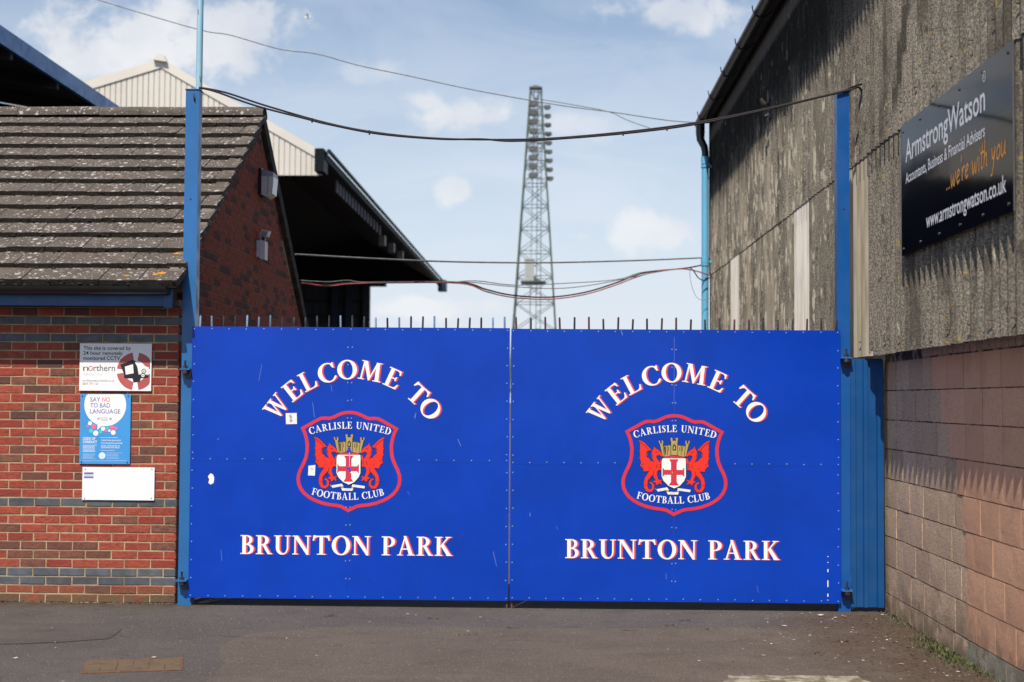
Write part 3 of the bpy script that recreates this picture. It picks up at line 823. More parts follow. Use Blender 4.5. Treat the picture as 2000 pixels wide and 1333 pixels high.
# language poster
q0 = px3(70, 444); q1 = px3(458, 998)
lp = thing('language_poster', 'blue poster saying no to bad language with white speech bubble', 'poster', ((q0.x + q1.x) / 2, SY, q1.z))
M_POSTER = simple('poster_blue', (.055, .30, .70), .35, .03, 5)
mb = MB(); plate(mb, q0.x, q1.x, q1.z, q0.z, SY, .006); part('panel', mb, M_POSTER, lp)
mb = MB(); bub = [(265 + 165 * math.cos(a / 20 * math.pi), 530 + 168 * math.sin(a / 20 * math.pi)) for a in range(40)]
bub = [(a, max(446, b_)) for a, b_ in bub]
mb.flat([S2(bub), S2([(205, 680), (250, 685), (202, 728)])], lay(.001)); part('speech_bubble', mb, M_WHITE, lp)
mb = MB(); PUR = simple('violet_print', (.20, .19, .52), .5)
text3(mb, 'SAY', 146, 226, 504, 35, .0016, .012); text3(mb, 'TO BAD', 146, 305, 550, 35, .0016, .012); text3(mb, 'LANGUAGE', 144, 385, 597, 35, .0016, .012); part('lettering', mb, PUR, lp)
mb = MB(); text3(mb, 'NO', 241, 301, 504, 35, .0016, .012); part('lettering', mb, simple('coral_print', (.80, .12, .17), .5), lp)
mb = MB()
for a0, a1, b_ in ((205, 285, 630), (210, 290, 640), (230, 288, 650)):
    mb.flat([S2([(a0, b_), (a1, b_), (a1, b_ + 4), (a0, b_ + 4)])], lay(.0016))
mb.flat([circ(*S2([(307, 640)])[0], 11 * KS, 10)], lay(.0016)); mb.flat([circ(*S2([(210, 640)])[0], 8 * KS, 10)], lay(.0022))
part('small_print', mb, simple('pale_grey_print', (.45, .45, .50), .5), lp)
DOT = {'w': M_WHITE, 'p': simple('pink_print', (.80, .16, .30), .5), 't': simple('teal_print', (.06, .60, .58), .5)}
for a, b_, r_, k in ((145, 675, 16, 'w'), (176, 701, 19, 'p'), (126, 697, 10, 'p'), (153, 734, 17, 't'), (190, 753, 21, 'w'), (228, 743, 13, 't'), (248, 718, 17, 'w'), (282, 712, 12, 't'), (272, 736, 11, 'p'), (298, 733, 10, 'w'), (320, 708, 17, 'p'), (350, 718, 13, 'p'), (328, 748, 19, 'w')):
    mb = MB(); mb.flat([circ(*S2([(a, b_)])[0], r_ * KS, 16)], lay(.001 + .0004 * (a % 3))); part('dot', mb, DOT[k], lp)
mb = MB(); text3(mb, 'CODE OF', 88, 187, 805, 20, .001, .02); text3(mb, 'CONDUCT', 88, 200, 831, 20, .001, .02)
text3(mb, 'THREATENING BEHAVIOUR', 232, 388, 815, 11, .001, .01); text3(mb, 'FOUL OR ABUSIVE LANGUAGE', 232, 400, 837, 11, .001, .01)
text3(mb, 'RACIAL, HOMOPHOBIC OR', 232, 380, 858, 11, .001, .01); text3(mb, 'DISCRIMINATORY ABUSE', 232, 376, 872, 11, .001, .01); part('lettering', mb, M_WHITE, lp)
mb = MB()
for i in range(6): mb.flat([S2([(88, 846 + 10 * i), (200 - (i * 37) % 19, 846 + 10 * i), (200 - (i * 37) % 19, 850 + 10 * i), (88, 850 + 10 * i)])], lay(.001))
for i in range(5): mb.flat([S2([(88, 916 + 9 * i), (188 - (i * 29) % 23, 916 + 9 * i), (188 - (i * 29) % 23, 918 + 9 * i), (88, 918 + 9 * i)])], lay(.001))
for i in range(5): mb.flat([S2([(272, 908 + 11 * i), (400 - (i * 31) % 33, 908 + 11 * i), (400 - (i * 31) % 33, 910 + 11 * i), (272, 910 + 11 * i)])], lay(.001))
mb.flat([S2([(222, 787), (365, 787), (365, 790), (222, 790)])], lay(.001)); mb.flat([S2([(228, 888), (340, 888), (340, 891), (228, 891)])], lay(.001)); mb.flat([S2([(84, 970), (430, 970), (430, 972), (84, 972)])], lay(.001))
mb.flat([circ(*S2([(240, 931)])[0], 27 * KS, 18)], lay(.001)); part('small_print', mb, simple('pale_blue_print', (.62, .76, .90), .5), lp)
mb = MB()
for a, b_ in ((84, 460), (447, 460), (78, 982), (438, 985)): c_ = px3(a, b_); mb.tube([(c_.x, SY - .003, c_.z), (c_.x, SY + .001, c_.z)], .006, 8)
part('screw', mb, M_BLACK, lp)
# blank board
q0 = px3(86, 1020); q1 = px3(650, 1284)
bb = thing('blank_sign', 'blank white board with a tiny blue sticker, lowest sign on the brick wall', 'sign', ((q0.x + q1.x) / 2, SY, q1.z))
mb = MB(); plate(mb, q0.x, q1.x, q1.z, q0.z, SY, .006); part('panel', mb, M_BOARD, bb)
for i, (a, b_) in enumerate(((1062, 1078), (1082, 1090), (1094, 1108))):
    mb = MB(); mb.flat([S2([(98, a), (172, a), (172, b_), (98, b_)])], lay(.001)); part('sticker', mb, simple('sticker_print', (.16, .17, .45) if i != 1 else (.62, .63, .75), .5), bb)
mb = MB()
for a, b_ in ((108, 1037), (632, 1037), (102, 1268), (628, 1266)): c_ = px3(a, b_); mb.tube([(c_.x, SY - .003, c_.z), (c_.x, SY + .001, c_.z)], .005, 8)
part('screw', mb, simple('dull_screw', (.3, .3, .33), .4, metal=.5), bb)

# lights on the gable ------------------------------------------------------
fl = thing('floodlight', 'clear-fronted bulkhead floodlight high on the shaded brick gable', 'floodlight', (BX, 3.55, 4.15))
mb = MB(); mb.box(BX, BX + .035, 3.31, 3.56, 3.99, 4.28); part('backbox', mb, M_PLASTICBLACK, fl)
lens = [(0, 3.99), (.06, 3.965), (.12, 4.0), (.135, 4.19), (0, 4.19)]
mb = MB(); mb.prism([(BX + .036 + a, 3.31, z_) for a, z_ in lens], (0, .25, 0)); part('lens', mb, M_GLASSY, fl)
mb = MB(); mb.prism([(BX + .036 + a, 3.305, z_) for a, z_ in [(0, 4.191), (.138, 4.191), (.125, 4.235), (.02, 4.265), (0, 4.265)]], (0, .26, 0)); part('hood', mb, M_LENSRIM, fl)
mb = MB(); mb.prism([(BX + .10, 3.306, 3.99), (BX + .108, 3.306, 3.985), (BX + .116, 3.306, 4.188), (BX + .108, 3.306, 4.188)], (0, .004, 0)); part('lens_rib', mb, M_LENSRIM, fl)
pl = thing('security_light', 'small white twin-piece security lamp lower on the brick gable', 'lamp', (BX, 3.33, 3.41))
mb = MB(); mb.box(BX, BX + .035, 3.27, 3.40, 3.30, 3.48); mb.prism([(BX + .036, 3.26, 3.28), (BX + .095, 3.26, 3.27), (BX + .095, 3.26, 3.47), (BX + .036, 3.26, 3.49)], (0, .15, 0)); part('body', mb, M_WHITEPL, pl)
mb = MB(); mb.bar((BX + .06, 3.335, 3.48), (BX + .07, 3.335, 3.52), .03, .03); part('neck', mb, M_PLASTICBLACK, pl)
mb = MB(); mb.prism([(BX + .035, 3.26, 3.52), (BX + .12, 3.24, 3.515), (BX + .135, 3.26, 3.58), (BX + .055, 3.28, 3.60)], (0, .13, .01)); hd = part('lamp_head', mb, M_WHITEPL, pl)
mb = MB(); mb.prism([(BX + .048, 3.250, 3.53), (BX + .112, 3.237, 3.526), (BX + .122, 3.2525, 3.572), (BX + .064, 3.267, 3.586)], (-.001, -.006, 0)); part('lens', mb, M_LENSRIM, hd)

# ------------------------------------------------------------------ gate posts
lpst = thing('gate_post', 'tall blue left gate post carrying a pale rusty pole', 'post', (-3.085, .09, 0))
mb = MB(); mb.box(-3.14, -3.025, .03, .145, 0, 4.42); part('post', mb, M_POST, lpst)
mb = MB(); mb.box(-3.147, -3.018, .022, .152, 4.421, 4.428); part('cap', mb, M_POST, lpst)
pole = [atY(377.5, 171, .09), atY(379.3, 90, .09), atY(380.6, 0, .09), atY(382, -160, .09)]
mb = MB(); mb.tube([(-3.042, .09, 4.43), (-3.042, .09, 6.4)], .0275, 14); part('pole', mb, M_PALEPOLE, lpst, True)
mb = MB(); mb.tube([(-3.072, .027, 4.385), (-3.068, .012, 4.37), (-3.062, .010, 4.34), (-3.064, .024, 4.325)], .006, 6); part('hook', mb, M_STEEL, lpst, True)
mb = MB(); mb.tube([(-3.085, .0288, 3.47), (-3.085, .0306, 3.47)], .008, 10); part('bolt_hole', mb, M_BLACK, lpst)
rpst = thing('gate_post', 'deep blue right gate post in front of the cement-sheet wall', 'post', (2.505, .09, 0))
mb = MB(); mb.box(2.452, 2.556, .03, .145, 0, 4.405); part('post', mb, M_POST2, rpst)
mb = MB(); mb.box(2.446, 2.562, .024, .151, 4.406, 4.412); part('cap', mb, M_POST2, rpst)
mb = MB(); mb.tube([(2.507, .0288, 3.40), (2.507, .0306, 3.40)], .008, 10); part('bolt_hole', mb, M_BLACK, rpst)
def hinge(post, x, z, sgn_):
    mb = MB(); mb.box(x - .045, x + .045, -.055, .028, z - .006, z + .006); lug = part('hinge_lug', mb, M_POST, post)
    mb = MB(); mb.tube([(x, -.03, z - .035), (x, -.03, z - .0065)], .026, 8); mb.tube([(x, -.03, z + .0065), (x, -.03, z + .03)], .021, 6); part('hinge_nut', mb, M_STEEL, lug)
    mb = MB(); mb.tube([(x, -.03, z + .0305), (x, -.03, z + .075)], .009, 8); part('hinge_pin', mb, M_STEEL, lug)
    mb = MB(); mb.prism([(x - .04, .0, z - .007), (x + .05, .0, z - .007), (x + .04, .0, z - .07), (x, 0, z - .08)], (0, .02, 0)); part('hinge_web', mb, M_STEEL, lug)
for z in (2.005, .215): hinge(lpst, -3.093, z, 1)
for z in (2.135, .185): hinge(rpst, 2.513, z, -1)
# lower ribbed infill panel between right post and block wall
inf = thing('infill_panel', 'blue ribbed steel infill panel between right gate post and block wall', 'panel', (2.69, .06, 0))
prof = [(2.557, .05), (2.60, .05), (2.606, .065), (2.66, .065), (2.668, .045), (2.70, .045), (2.706, .068), (2.775, .068), (2.782, .045), (2.832, .045)]
mb = MB(); vs = []
for z_ in (.04, 2.118):
    vs += [(a, b_ - .03, z_) for a, b_ in prof]; vs += [(a, b_ - .024, z_) for a, b_ in prof]
n = len(prof); fs = []
for i in range(n - 1):
    fs += [(i, i + 1, 2 * n + i + 1, 2 * n + i), (n + i, 3 * n + i, 3 * n + i + 1, n + i + 1), (i, n + i, n + i + 1, i + 1), (2 * n + i, 2 * n + i + 1, 3 * n + i + 1, 3 * n + i)]
fs += [(0, 2 * n, 3 * n, n), (n - 1, 2 * n - 1, 4 * n - 1, 3 * n - 1)]
mb.add(vs, fs); part('sheet', mb, M_INFILL, inf)
mb = MB(); mb.box(2.557, 2.832, .046, .07, 2.06, 2.13); mb.box(2.557, 2.832, .046, .07, .06, .11); part('rail', mb, M_INFILL, inf)

# ------------------------------------------------------------------ gate leaves
S = 230.
def leaf(label, x0, x1, z0, z1, cx, cz, bars, loc, scr):
    gt = thing('gate', label, 'gate', loc, 'pair of blue steel gates')
    def art(w_): return lambda u_, v_: (cx + u_, -w_, cz + v_)
    xm, zm = cx - .003, (1.227 if cx < 0 else 1.215)
    rg = random.Random(int(abs(cx) * 1000))
    for a, b_, c_, d_ in ((x0, xm - .0005, zm + .0005, z1), (xm + .0005, x1, zm + .0005, z1), (x0, xm - .0005, z0, zm - .0005), (xm + .0005, x1, z0, zm - .0005)):
        mb = MB(); nx, nz = 8, 7; vs = []
        off = rg.uniform(0, 50)
        for iz in range(nz + 1):
            for ix in range(nx + 1):
                x_ = a + (b_ - a) * ix / nx; z_ = c_ + (d_ - c_) * iz / nz
                e = .0012 * mnoise.noise((x_ * 1.7 + off, z_ * 1.5, off)) if 0 < ix < nx and 0 < iz < nz else 0
                vs.append((x_, e, z_))
        fs = [(iz * (nx + 1) + ix, iz * (nx + 1) + ix + 1, (iz + 1) * (nx + 1) + ix + 1, (iz + 1) * (nx + 1) + ix) for iz in range(nz) for ix in range(nx)]
        mb.add(vs, fs)
        me_b = MB(); me_b.box(a, b_, .0015, .005, c_, d_); 
        o = part('sheet', mb, M_GATE, gt, True)
        mb2 = MB(); mb2.box(a, b_, .0018, .0045, c_, d_); part('backing', mb2, M_GATE, o)
    # frame behind
    mb = MB()
    mb.box(x0 + .01, x0 + .06, .006, .05, z0 + .01, z1 - .01); mb.box(x1 - .06, x1 - .01, .006, .05, z0 + .01, z1 - .01)
    for z_ in (z0 + .012, zm - .025, z1 - .062): mb.box(x0 + .061, x1 - .061, .006, .05, z_, z_ + .05)
    part('frame', mb, M_STEEL, gt)
    for i, bx in enumerate(bars):
        mb = MB(); h = 2.47 + rg.uniform(-.012, .008); lean = rg.uniform(-.004, .004)
        mb.tube([(bx, .062, z0 + .05), (bx, .062, z1), (bx + lean, .062, h - .008), (bx + lean, .062, h)], [.0085, .0085, .0085, .0045], 8)
        part('bar', mb, (M_BARBLUE if rg.random() < .45 else M_STEEL) if cx < 0 else (M_BARRUST if rg.random() < .4 else M_STEEL), gt, True)
    # rivets
    mb = MB()
    def riv(x_, z_): 
        x_ += rg.uniform(-.003, .003); z_ += rg.uniform(-.003, .003)
        mb.tube([(x_, .001, z_), (x_, -.0022, z_), (x_, -.0036, z_)], [.0062, .0056, .003], 7)
    n = int((x1 - x0) / .146)
    for i in range(n + 1):
        x_ = x0 + .02 + (x1 - x0 - .04) * i / n
        riv(x_, z1 - .02); riv(x_, z0 + .02)
        if abs(x_ - cx) > .47: riv(x_, zm + .018)
    n = int((z1 - z0) / .146)
    for i in range(1, n):
        z_ = z0 + .02 + (z1 - z0 - .04) * i / n
        riv(x0 + .02, z_); riv(x1 - .02, z_); riv(xm - .016, z_); riv(xm + .016, z_)
    part('rivet', mb, M_SILVER, gt, True, kind='stuff')
    # lettering: red drop shadow then white face
    def word(polysets, name):
        sh = MB(); fc = MB()
        for g_ in polysets:
            sh.flat([[(x_ + .014, y_ - .002) for x_, y_ in p] for p in g_] + [[(x_ + .007, y_ - .001) for x_, y_ in p] for p in g_], art(.0030)); fc.flat(g_, art(.0040))
        o = part(name, fc, M_WHITE, gt); part('drop_shadow', sh, M_SHADOWRED, o)
    ph = -(1064 - 900) / S
    word([xf(g_, (1, 0, 0, 1, -.018, ph - .085)) for g_ in serif_line('BRUNTON PARK', 1.80, .160)][:7], 'lettering')
    word([xf(g_, (1, 0, 0, 1, -.018, ph - .085)) for g_ in serif_line('BRUNTON PARK', 1.80, .160)][7:], 'lettering')
    Rr = 191 / S; arcs = []
    for ch, ang in zip('WELCOMETO', (-52, -38.7, -28.1, -15.9, -3.6, 10.3, 24.1, 41.6, 52.8)):
        adv, g_ = GL[ch]; k = .162; th = R(ang); kx = .172 if ch == 'W' else .197
        g2 = xf(g_, (kx, 0, 0, k, -adv * kx / 2, -k / 2))
        ro = -th; arcs.append(xf(g2, (math.cos(ro), math.sin(ro), -math.sin(ro), math.cos(ro), .026 + Rr * math.sin(th), -13 / S + Rr * math.cos(th))))
    word(arcs[:7], 'lettering'); word(arcs[7:], 'lettering')
    # crest (design drawn in a 6.06-per-pixel grid about its centre)
    K = 1 / 6.06 / S
    def Z(pts, ox=682, oy=660): return [((x_ - ox) * K, -(y_ - oy) * K) for x_, y_ in pts]
    half = [(685, 92), (640, 94), (590, 104), (540, 124), (490, 150), (440, 164), (395, 160), (345, 163), (290, 190), (125, 283), (150, 335), (170, 400), (183, 480), (180, 560), (168, 630), (140, 700), (105, 770), (84, 830), (79, 880), (86, 940), (110, 995), (150, 1048), (210, 1095), (270, 1128), (360, 1162), (450, 1182), (530, 1190), (585, 1200), (630, 1222), (676, 1250)]
    full = half + [(1364 - x_, y_) for x_, y_ in reversed(half[1:-1])]
    mb = MB(); mb.flat(stroke(Z(full), 39 * K, True), art(.0030)); crest = part('crest', mb, M_CRIMSON, gt)
    def A(name, mat, polys, w_):
        mb = MB(); mb.flat(polys, art(w_)); return part(name, mb, mat, crest)
    ox = .004
    for sl2 in (slice(0, 8), slice(8, None)):
        A('lettering', M_WHITE, [p for g_ in serif_arc('CARLISLE UNITED', 948 * K, 75 * K, 82 * K)[sl2] for p in xf(g_, (1, 0, 0, 1, ox, (660 - 358) * K))], .0030)
        A('lettering', M_WHITE, [p for g_ in serif_arc('FOOTBALL CLUB', 868 * K, 60 * K, 82 * K, smile=True)[sl2] for p in xf(g_, (1, 0, 0, 1, -.008, (660 - 1064) * K))], .0030)
    # dragons, drawn in zoom-3 grid (10.256 per pixel, origin 600,840)
    K3 = 1 / 10.256 / S
    def D(pts, mir=False):
        o_ = [((x_ - (682 - 600) * 10.256) * K3, -(y_ - 60 * 10.256) * K3) for x_, y_ in pts]
        return [(-x_ + .0, y_) for x_, y_ in o_] if mir else o_
    wing = [(132, 142), (205, 168), (262, 212), (300, 255), (352, 305), (385, 350), (335, 345), (300, 380), (300, 470), (360, 540), (430, 570), (500, 560), (520, 640), (480, 730), (400, 750), (235, 765), (228, 720), (200, 680), (160, 655), (182, 600), (165, 515), (142, 500), (163, 480), (160, 385), (138, 372), (162, 350), (158, 210)]
    head = [(400, 350), (430, 310), (442, 258), (462, 305), (520, 335), (570, 380), (605, 420), (612, 450), (590, 468), (550, 440), (500, 440), (478, 465), (500, 520), (540, 575), (585, 600), (580, 740), (540, 725), (505, 760), (440, 740), (400, 640), (430, 560), (395, 490), (385, 420)]
    claw = [(560, 600), (562, 545), (590, 498), (612, 508), (655, 520), (655, 540), (615, 548), (600, 600)]
    leg = [(400, 735), (500, 740), (492, 830), (512, 900), (535, 945), (585, 925), (600, 942), (565, 965), (592, 1010), (580, 1025), (535, 992), (500, 1035), (480, 1028), (470, 985), (430, 978), (425, 958), (472, 938), (440, 880), (410, 840)]
    tailp = [(410, 745), (350, 830), (290, 920), (270, 1000), (275, 1080), (310, 1140), (370, 1150), (415, 1110), (420, 1040), (390, 995), (350, 985)]
    tail = stroke(tailp, [100, 90, 80, 70, 62, 55, 48, 45, 40, 32, 18])
    lines = [[(150, 180), (260, 260), (330, 340)], [(310, 350), (285, 400), (290, 460), (310, 490)], [(360, 540), (440, 570)], [(350, 680), (355, 720)], [(195, 640), (230, 610)], [(460, 380), (510, 378)], [(395, 400), (410, 480)], [(500, 620), (480, 700)], [(430, 760), (420, 850)], [(330, 900), (320, 960)], [(545, 620), (570, 625)], [(545, 650), (575, 655)], [(540, 680), (572, 685)], [(350, 870), (400, 900)], [(300, 960), (335, 975)], [(250, 1030), (285, 1040)]]
    for mir in (False, True):
        red = [D(wing, mir), D(head, mir), D(claw, mir), D(leg, mir)] + [D(q, mir) for q in tail]
        mb = MB()
        mb.flat([q for p in (wing, head, claw, leg) for q in stroke(D(p, mir), 17 * K3, True)] + [D(q, mir) for q in stroke(tailp, [x_ + 18 for x_ in (100, 90, 80, 70, 62, 55, 48, 45, 40, 32, 18)])], art(.0028))
        dg = part('dragon', mb, M_BLACK, crest); 
        mb = MB(); mb.flat(red, art(.0034)); mb.flat([q for l_ in lines for q in stroke(D(l_, mir), 10 * K3)], art(.0039), 1)
        mb.m = mb.m
        o = bpy.data.objects.new('dragon', mb.mesh('dragon', [M_DRAGON, M_BLACK], ROOT[gt.name])); COL.objects.link(o); o.parent = crest
        bpy.data.objects.remove(dg) if False else None
        dg.name = 'dragon_outline'; o.name = 'dragon'
    K4 = 1 / 9.52 / S
    def Q(pts): return [((x_ - 42 * 9.52) * K4, -(y_ - 60 * 9.52) * K4) for x_, y_ in pts]
    mir4 = lambda p: [(794 - x_, y_) for x_, y_ in p]
    cast = [[(128, 190), (190, 190), (215, 430), (185, 425)], [(105, 140), (133, 138), (140, 195), (122, 195)], [(165, 138), (190, 136), (194, 195), (168, 195)], [(190, 232), (335, 212), (335, 412), (212, 432)], [(332, 140), (400, 140), (400, 405), (325, 405)], [(326, 86), (364, 86), (364, 142), (335, 142)]]
    cast += [mir4(p) for p in cast]
    A('castle_outline', M_BLACK, [q for p in cast for q in stroke(Q(p), 17 * K4, True)], .0028)
    A('castle', M_GOLD, [Q(p) for p in cast], .0034)
    dets = [[(365, 320), (365, 240), (397, 195), (430, 240), (430, 320)], [(205, 255), (240, 250), (240, 400), (225, 402)], [(330, 150), (340, 150), (340, 405), (328, 405)], [(455, 150), (465, 150), (466, 405), (455, 405)]]
    A('castle_detail', M_BLACK, [Q(p) for p in dets] + [Q(p) for l_ in ([(190, 240), (330, 220)], [(264, 240), (270, 400)], [(605, 240), (465, 220)], [(530, 240), (524, 400)], [(290, 255), (294, 330)], [(500, 255), (498, 330)], [(550, 255), (545, 330)], [(190, 200), (212, 425)], [(605, 200), (582, 425)]) for p in stroke(l_, 10)], .0039)
    A('castle_window', M_GOLD, [Q([(382, 300), (382, 255), (397, 225), (412, 255), (412, 300)])], .0043)
    shield = [(185, 465), (605, 465), (612, 520), (612, 800), (580, 880), (500, 970), (397, 1018), (290, 970), (200, 880), (165, 800), (165, 520)]
    A('shield_outline', M_BLACK, stroke(Q(shield), 22 * K4, True), .0036)
    A('shield', M_WHITE, [Q(shield)], .0042)
    A('shield_band', M_CRIMSON, [Q([(188, 462), (230, 432), (397, 418), (560, 432), (602, 462)])], .0046)
    cr = [[(312, 485), (472, 485), (438, 540), (438, 900), (472, 958), (305, 958), (342, 900), (342, 540)], [(184, 640), (215, 682), (550, 682), (580, 640), (580, 800), (550, 764), (215, 764), (184, 800)]]
    A('shield_cross_outline', M_BLACK, [q for p in cr for q in stroke(Q(p), 8 * K4, True)], .0047)
    A('shield_cross', M_CRIMSON, [Q(p) for p in cr], .0051)
    A('shield_boss', M_GATEBLUE if scr else M_GOLD, [circ(*Q([(372, 722)])[0], 22 * K4, 10)], .0055)
    rib = [[(80, 1035), (265, 1000), (298, 1042), (95, 1082)], [(260, 1085), (482, 1090), (465, 1132), (278, 1130)], [(465, 1012), (700, 1042), (690, 1086), (455, 1056)]]
    A('ribbon_outline', M_BLACK, [q for p in rib for q in stroke(Q(p), 9 * K4, True)], .0028)
    A('ribbon', M_WHITE, [Q(p) for p in rib], .0034)
    A('ribbon_fold', M_GOLD, [Q([(298, 1042), (300, 1085), (255, 1084), (250, 1052)]), Q([(455, 1056), (490, 1060), (480, 1090), (440, 1088)]), Q([(45, 1015), (80, 1040), (92, 1070), (60, 1050)])], .0031)
    mb = MB()
    for s_, a, b_, c_ in (('BE JUST', 110, 255, 1058), ('AND', 320, 420, 1122), ('FEAR NOT', 485, 680, 1062)):
        (u0, v0), (u1, v1) = Q([(a, c_), (b_, c_)]); vs, fs = sans(s_, u0, u1, v0, 26 * K4, -.01)
        sl_ = {'BE JUST': .19, 'AND': 0, 'FEAR NOT': -.13}[s_]
        f_ = art(.0038); mb.add([f_(x_, y_ + (x_ - (u0 + u1) / 2) * sl_) for x_, y_ in vs], fs)
    o = part('ribbon_motto', mb, simple('faint_print', (.42, .42, .45), .5), crest)
    if scr:
        A('bare_scrape', M_GATEBLUE, [Q([(352, 405), (372, 340), (390, 322), (418, 325), (440, 405), (412, 470), (418, 690), (440, 780), (418, 800), (396, 780), (398, 470), (385, 400)])], .0058)
        A('bare_scrape', M_WHITE, [Q([(403, 420), (410, 420), (412, 690), (405, 690)]), Q([(418, 800), (448, 765), (460, 820), (440, 805)])], .0061)
    else:
        A('bare_scrape', M_BLACK, [Q([(372, 690), (392, 700), (386, 730), (398, 745), (376, 740)])], .0058)
    return gt
LB = [atY(391 + 22.87 * i, 640, .062).x for i in range(27)]
RB = [atY(1008.5 + 28.37 * i, 640, .062).x for i in range(23)]
gl = leaf('left blue steel gate with two small white stickers beside its club crest', -3.044, -.326, .067, 2.372, -1.685, 1.238, LB, (-3.044, 0, .0), True)
gr = leaf('right blue steel gate without stickers, its crest intact', -.314, 2.468, .072, 2.367, 1.071, 1.229, [b_ for b_ in RB if b_ < 2.45], (2.468, 0, .0), False)
# stickers and scrapes on the leaves
def gpoly(name, mat, pts, parent, w_=.003):
    mb = MB(); q = [atY(a, b_, -w_) for a, b_ in pts]; mb.flat([[(c_.x, c_.z) for c_ in q]], lambda x_, z_: (x_, -w_, z_)); return part(name, mb, mat, parent)
M_STKP = simple('sticker_grey_print', (.36, .36, .38), .7)
st = gpoly('sticker', M_PAPER, [(558, 807.5), (579.5, 807), (580, 828.5), (558.5, 829)], gl)
gpoly('sticker_print', M_STKP, [(564, 812), (567, 810), (571, 814), (569, 818), (572, 822), (568, 826), (565, 823), (567, 818)], st, .0036)
st = gpoly('sticker', M_PAPER, [(602.5, 910), (616, 908.5), (615, 929.5), (601.5, 929)], gl)
gpoly('sticker_print', M_STKP, [(605, 917), (609, 914.5), (613.5, 917.2), (609, 916.8)], st, .0036)
gpoly('paint_scrape', M_WHITE, [(406, 931), (411, 925), (416, 927), (418.5, 934), (417, 944), (411, 947), (407, 943), (409, 937)], gl)
SCR = simple('scratch_print', (.09, .16, .54), .6)
for pts in ([(893, 858), (895, 858), (901, 872), (900, 873)], [(962.5, 1078), (964, 1078), (970.5, 1107), (969.5, 1107)], [(511, 712), (512, 712), (506, 745), (505, 744)], [(610, 786), (611, 786), (615, 816), (613.5, 816)], [(809, 815), (812, 806), (813, 807), (811, 820)], [(646, 752), (647, 752), (649, 765), (648, 765)], [(424, 858), (428, 856), (428, 858), (424, 860)], [(431, 1074), (432, 1074), (434, 1096), (433, 1096)], [(795, 960), (796, 960), (801, 968), (800, 968)]):
    gpoly('paint_scrape', SCR, pts, gl)
for a, b_ in ((1112, 1118), (1134, 1147), (1160, 1166), (1098, 1099.5), (1087, 1088.5), (1172, 1173)):
    gpoly('paint_scrape', M_WHITE, [(1616, a), (1618, a), (1618, b_), (1616, b_)], gr)
for pts in ([(1478, 1145), (1479, 1145), (1482, 1158), (1481, 1158)], [(1212, 645), (1214, 645), (1217, 655), (1215, 656)], [(1086, 1028), (1087, 1028), (1090, 1035), (1089, 1035)], [(1034, 1002), (1036, 1002), (1036, 1010), (1035, 1010)], [(1300, 1120), (1301, 1120), (1302, 1132), (1301, 1132)]):
    gpoly('paint_scrape', SCR, pts, gr)
# drop bolts at the meeting stiles
for x_, gt in ((-.338, gl), (-.296, gr)):
    mb = MB(); mb.tube([(x_, .03, .0), (x_, .03, .55)], .0085, 8); part('drop_bolt', mb, M_RUST, gt, True)

# ------------------------------------------------------------------ cement-clad building (right)
CX = 2.70
clad = thing('clad_building', 'tall building of corrugated cement sheets over a block wall, right of the gates', 'building', (CX, 1, 0))
mb = MB(); mb.box(CX + .06, CX + .16, -9, 11.5, 2.30, 6.42); core = part('wall', mb, M_DARKIN2, clad)
mb = MB(); mb.box(CX + .16, 14, 11.2, 11.45, 0, 6.4); part('end_wall', mb, M_CLADLOW, clad)
mb = MB(); mb.add([(CX + .02, -9, 6.43), (CX + .02, 11.6, 6.43), (9, 11.6, 9.0), (9, -9, 9.0), (CX + .02, -9, 6.41), (CX + .02, 11.6, 6.41), (9, 11.6, 8.98), (9, -9, 8.98)], [(0, 1, 2, 3), (7, 6, 5, 4), (0, 4, 5, 1), (1, 5, 6, 2), (2, 6, 7, 3), (3, 7, 4, 0)])
mb.box(CX - .16, CX + .019, -9, 11.6, 6.405, 6.43)
part('roof', mb, M_DARKIN2, clad)
def corr_mesh(h, mat, w_=.9, pitch=.15, amp=.025, th=.007, seed=0):
    mb = MB(); n = int(round(w_ / pitch * 8)); vs = []; rg = random.Random(seed)
    nz = 2
    for lay_ in (0, th):
        for z_ in (0, h):
            for i in range(n + 1):
                y_ = w_ * i / n
                vs.append((-amp * math.cos(2 * math.pi * y_ / pitch) + lay_, y_, z_ + (rg.uniform(-.003, .003) if z_ == 0 and lay_ == 0 else 0)))
    k = n + 1; fs = []
    for i in range(n):
        fs += [(i, i + 1, k + i + 1, k + i), (2 * k + i, 3 * k + i, 3 * k + i + 1, 2 * k + i + 1), (i, 2 * k + i, 2 * k + i + 1, i + 1), (k + i, k + i + 1, 3 * k + i + 1, 3 * k + i)]
    fs += [(0, k, 3 * k, 2 * k), (n, 2 * k + n, 3 * k + n, k + n)]
    mb.add(vs, fs); return mb.mesh('cladding_sheet', mat, smooth=True)
LOW = [corr_mesh(1.82, M_CLADLOW, seed=s_) for s_ in range(3)]; PAL = corr_mesh(1.80, M_PALE); PAL2 = corr_mesh(1.80, M_PALE2)
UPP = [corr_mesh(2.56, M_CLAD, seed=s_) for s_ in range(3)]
LAP = 3.85; BOT = 2.15
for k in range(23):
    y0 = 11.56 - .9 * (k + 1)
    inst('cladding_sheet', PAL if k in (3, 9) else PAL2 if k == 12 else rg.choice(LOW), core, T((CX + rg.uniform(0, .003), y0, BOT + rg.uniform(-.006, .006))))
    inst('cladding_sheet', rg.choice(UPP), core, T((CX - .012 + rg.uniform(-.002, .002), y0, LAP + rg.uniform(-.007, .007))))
bm_ = MB(); bm_.tube([(-.045, 0, 0), (-.02, 0, 0)], .006, 6); bm_.tube([(-.02, 0, 0), (.0, 0, 0)], .016, 8); BOLT = bm_.mesh('bolt', M_RUST)
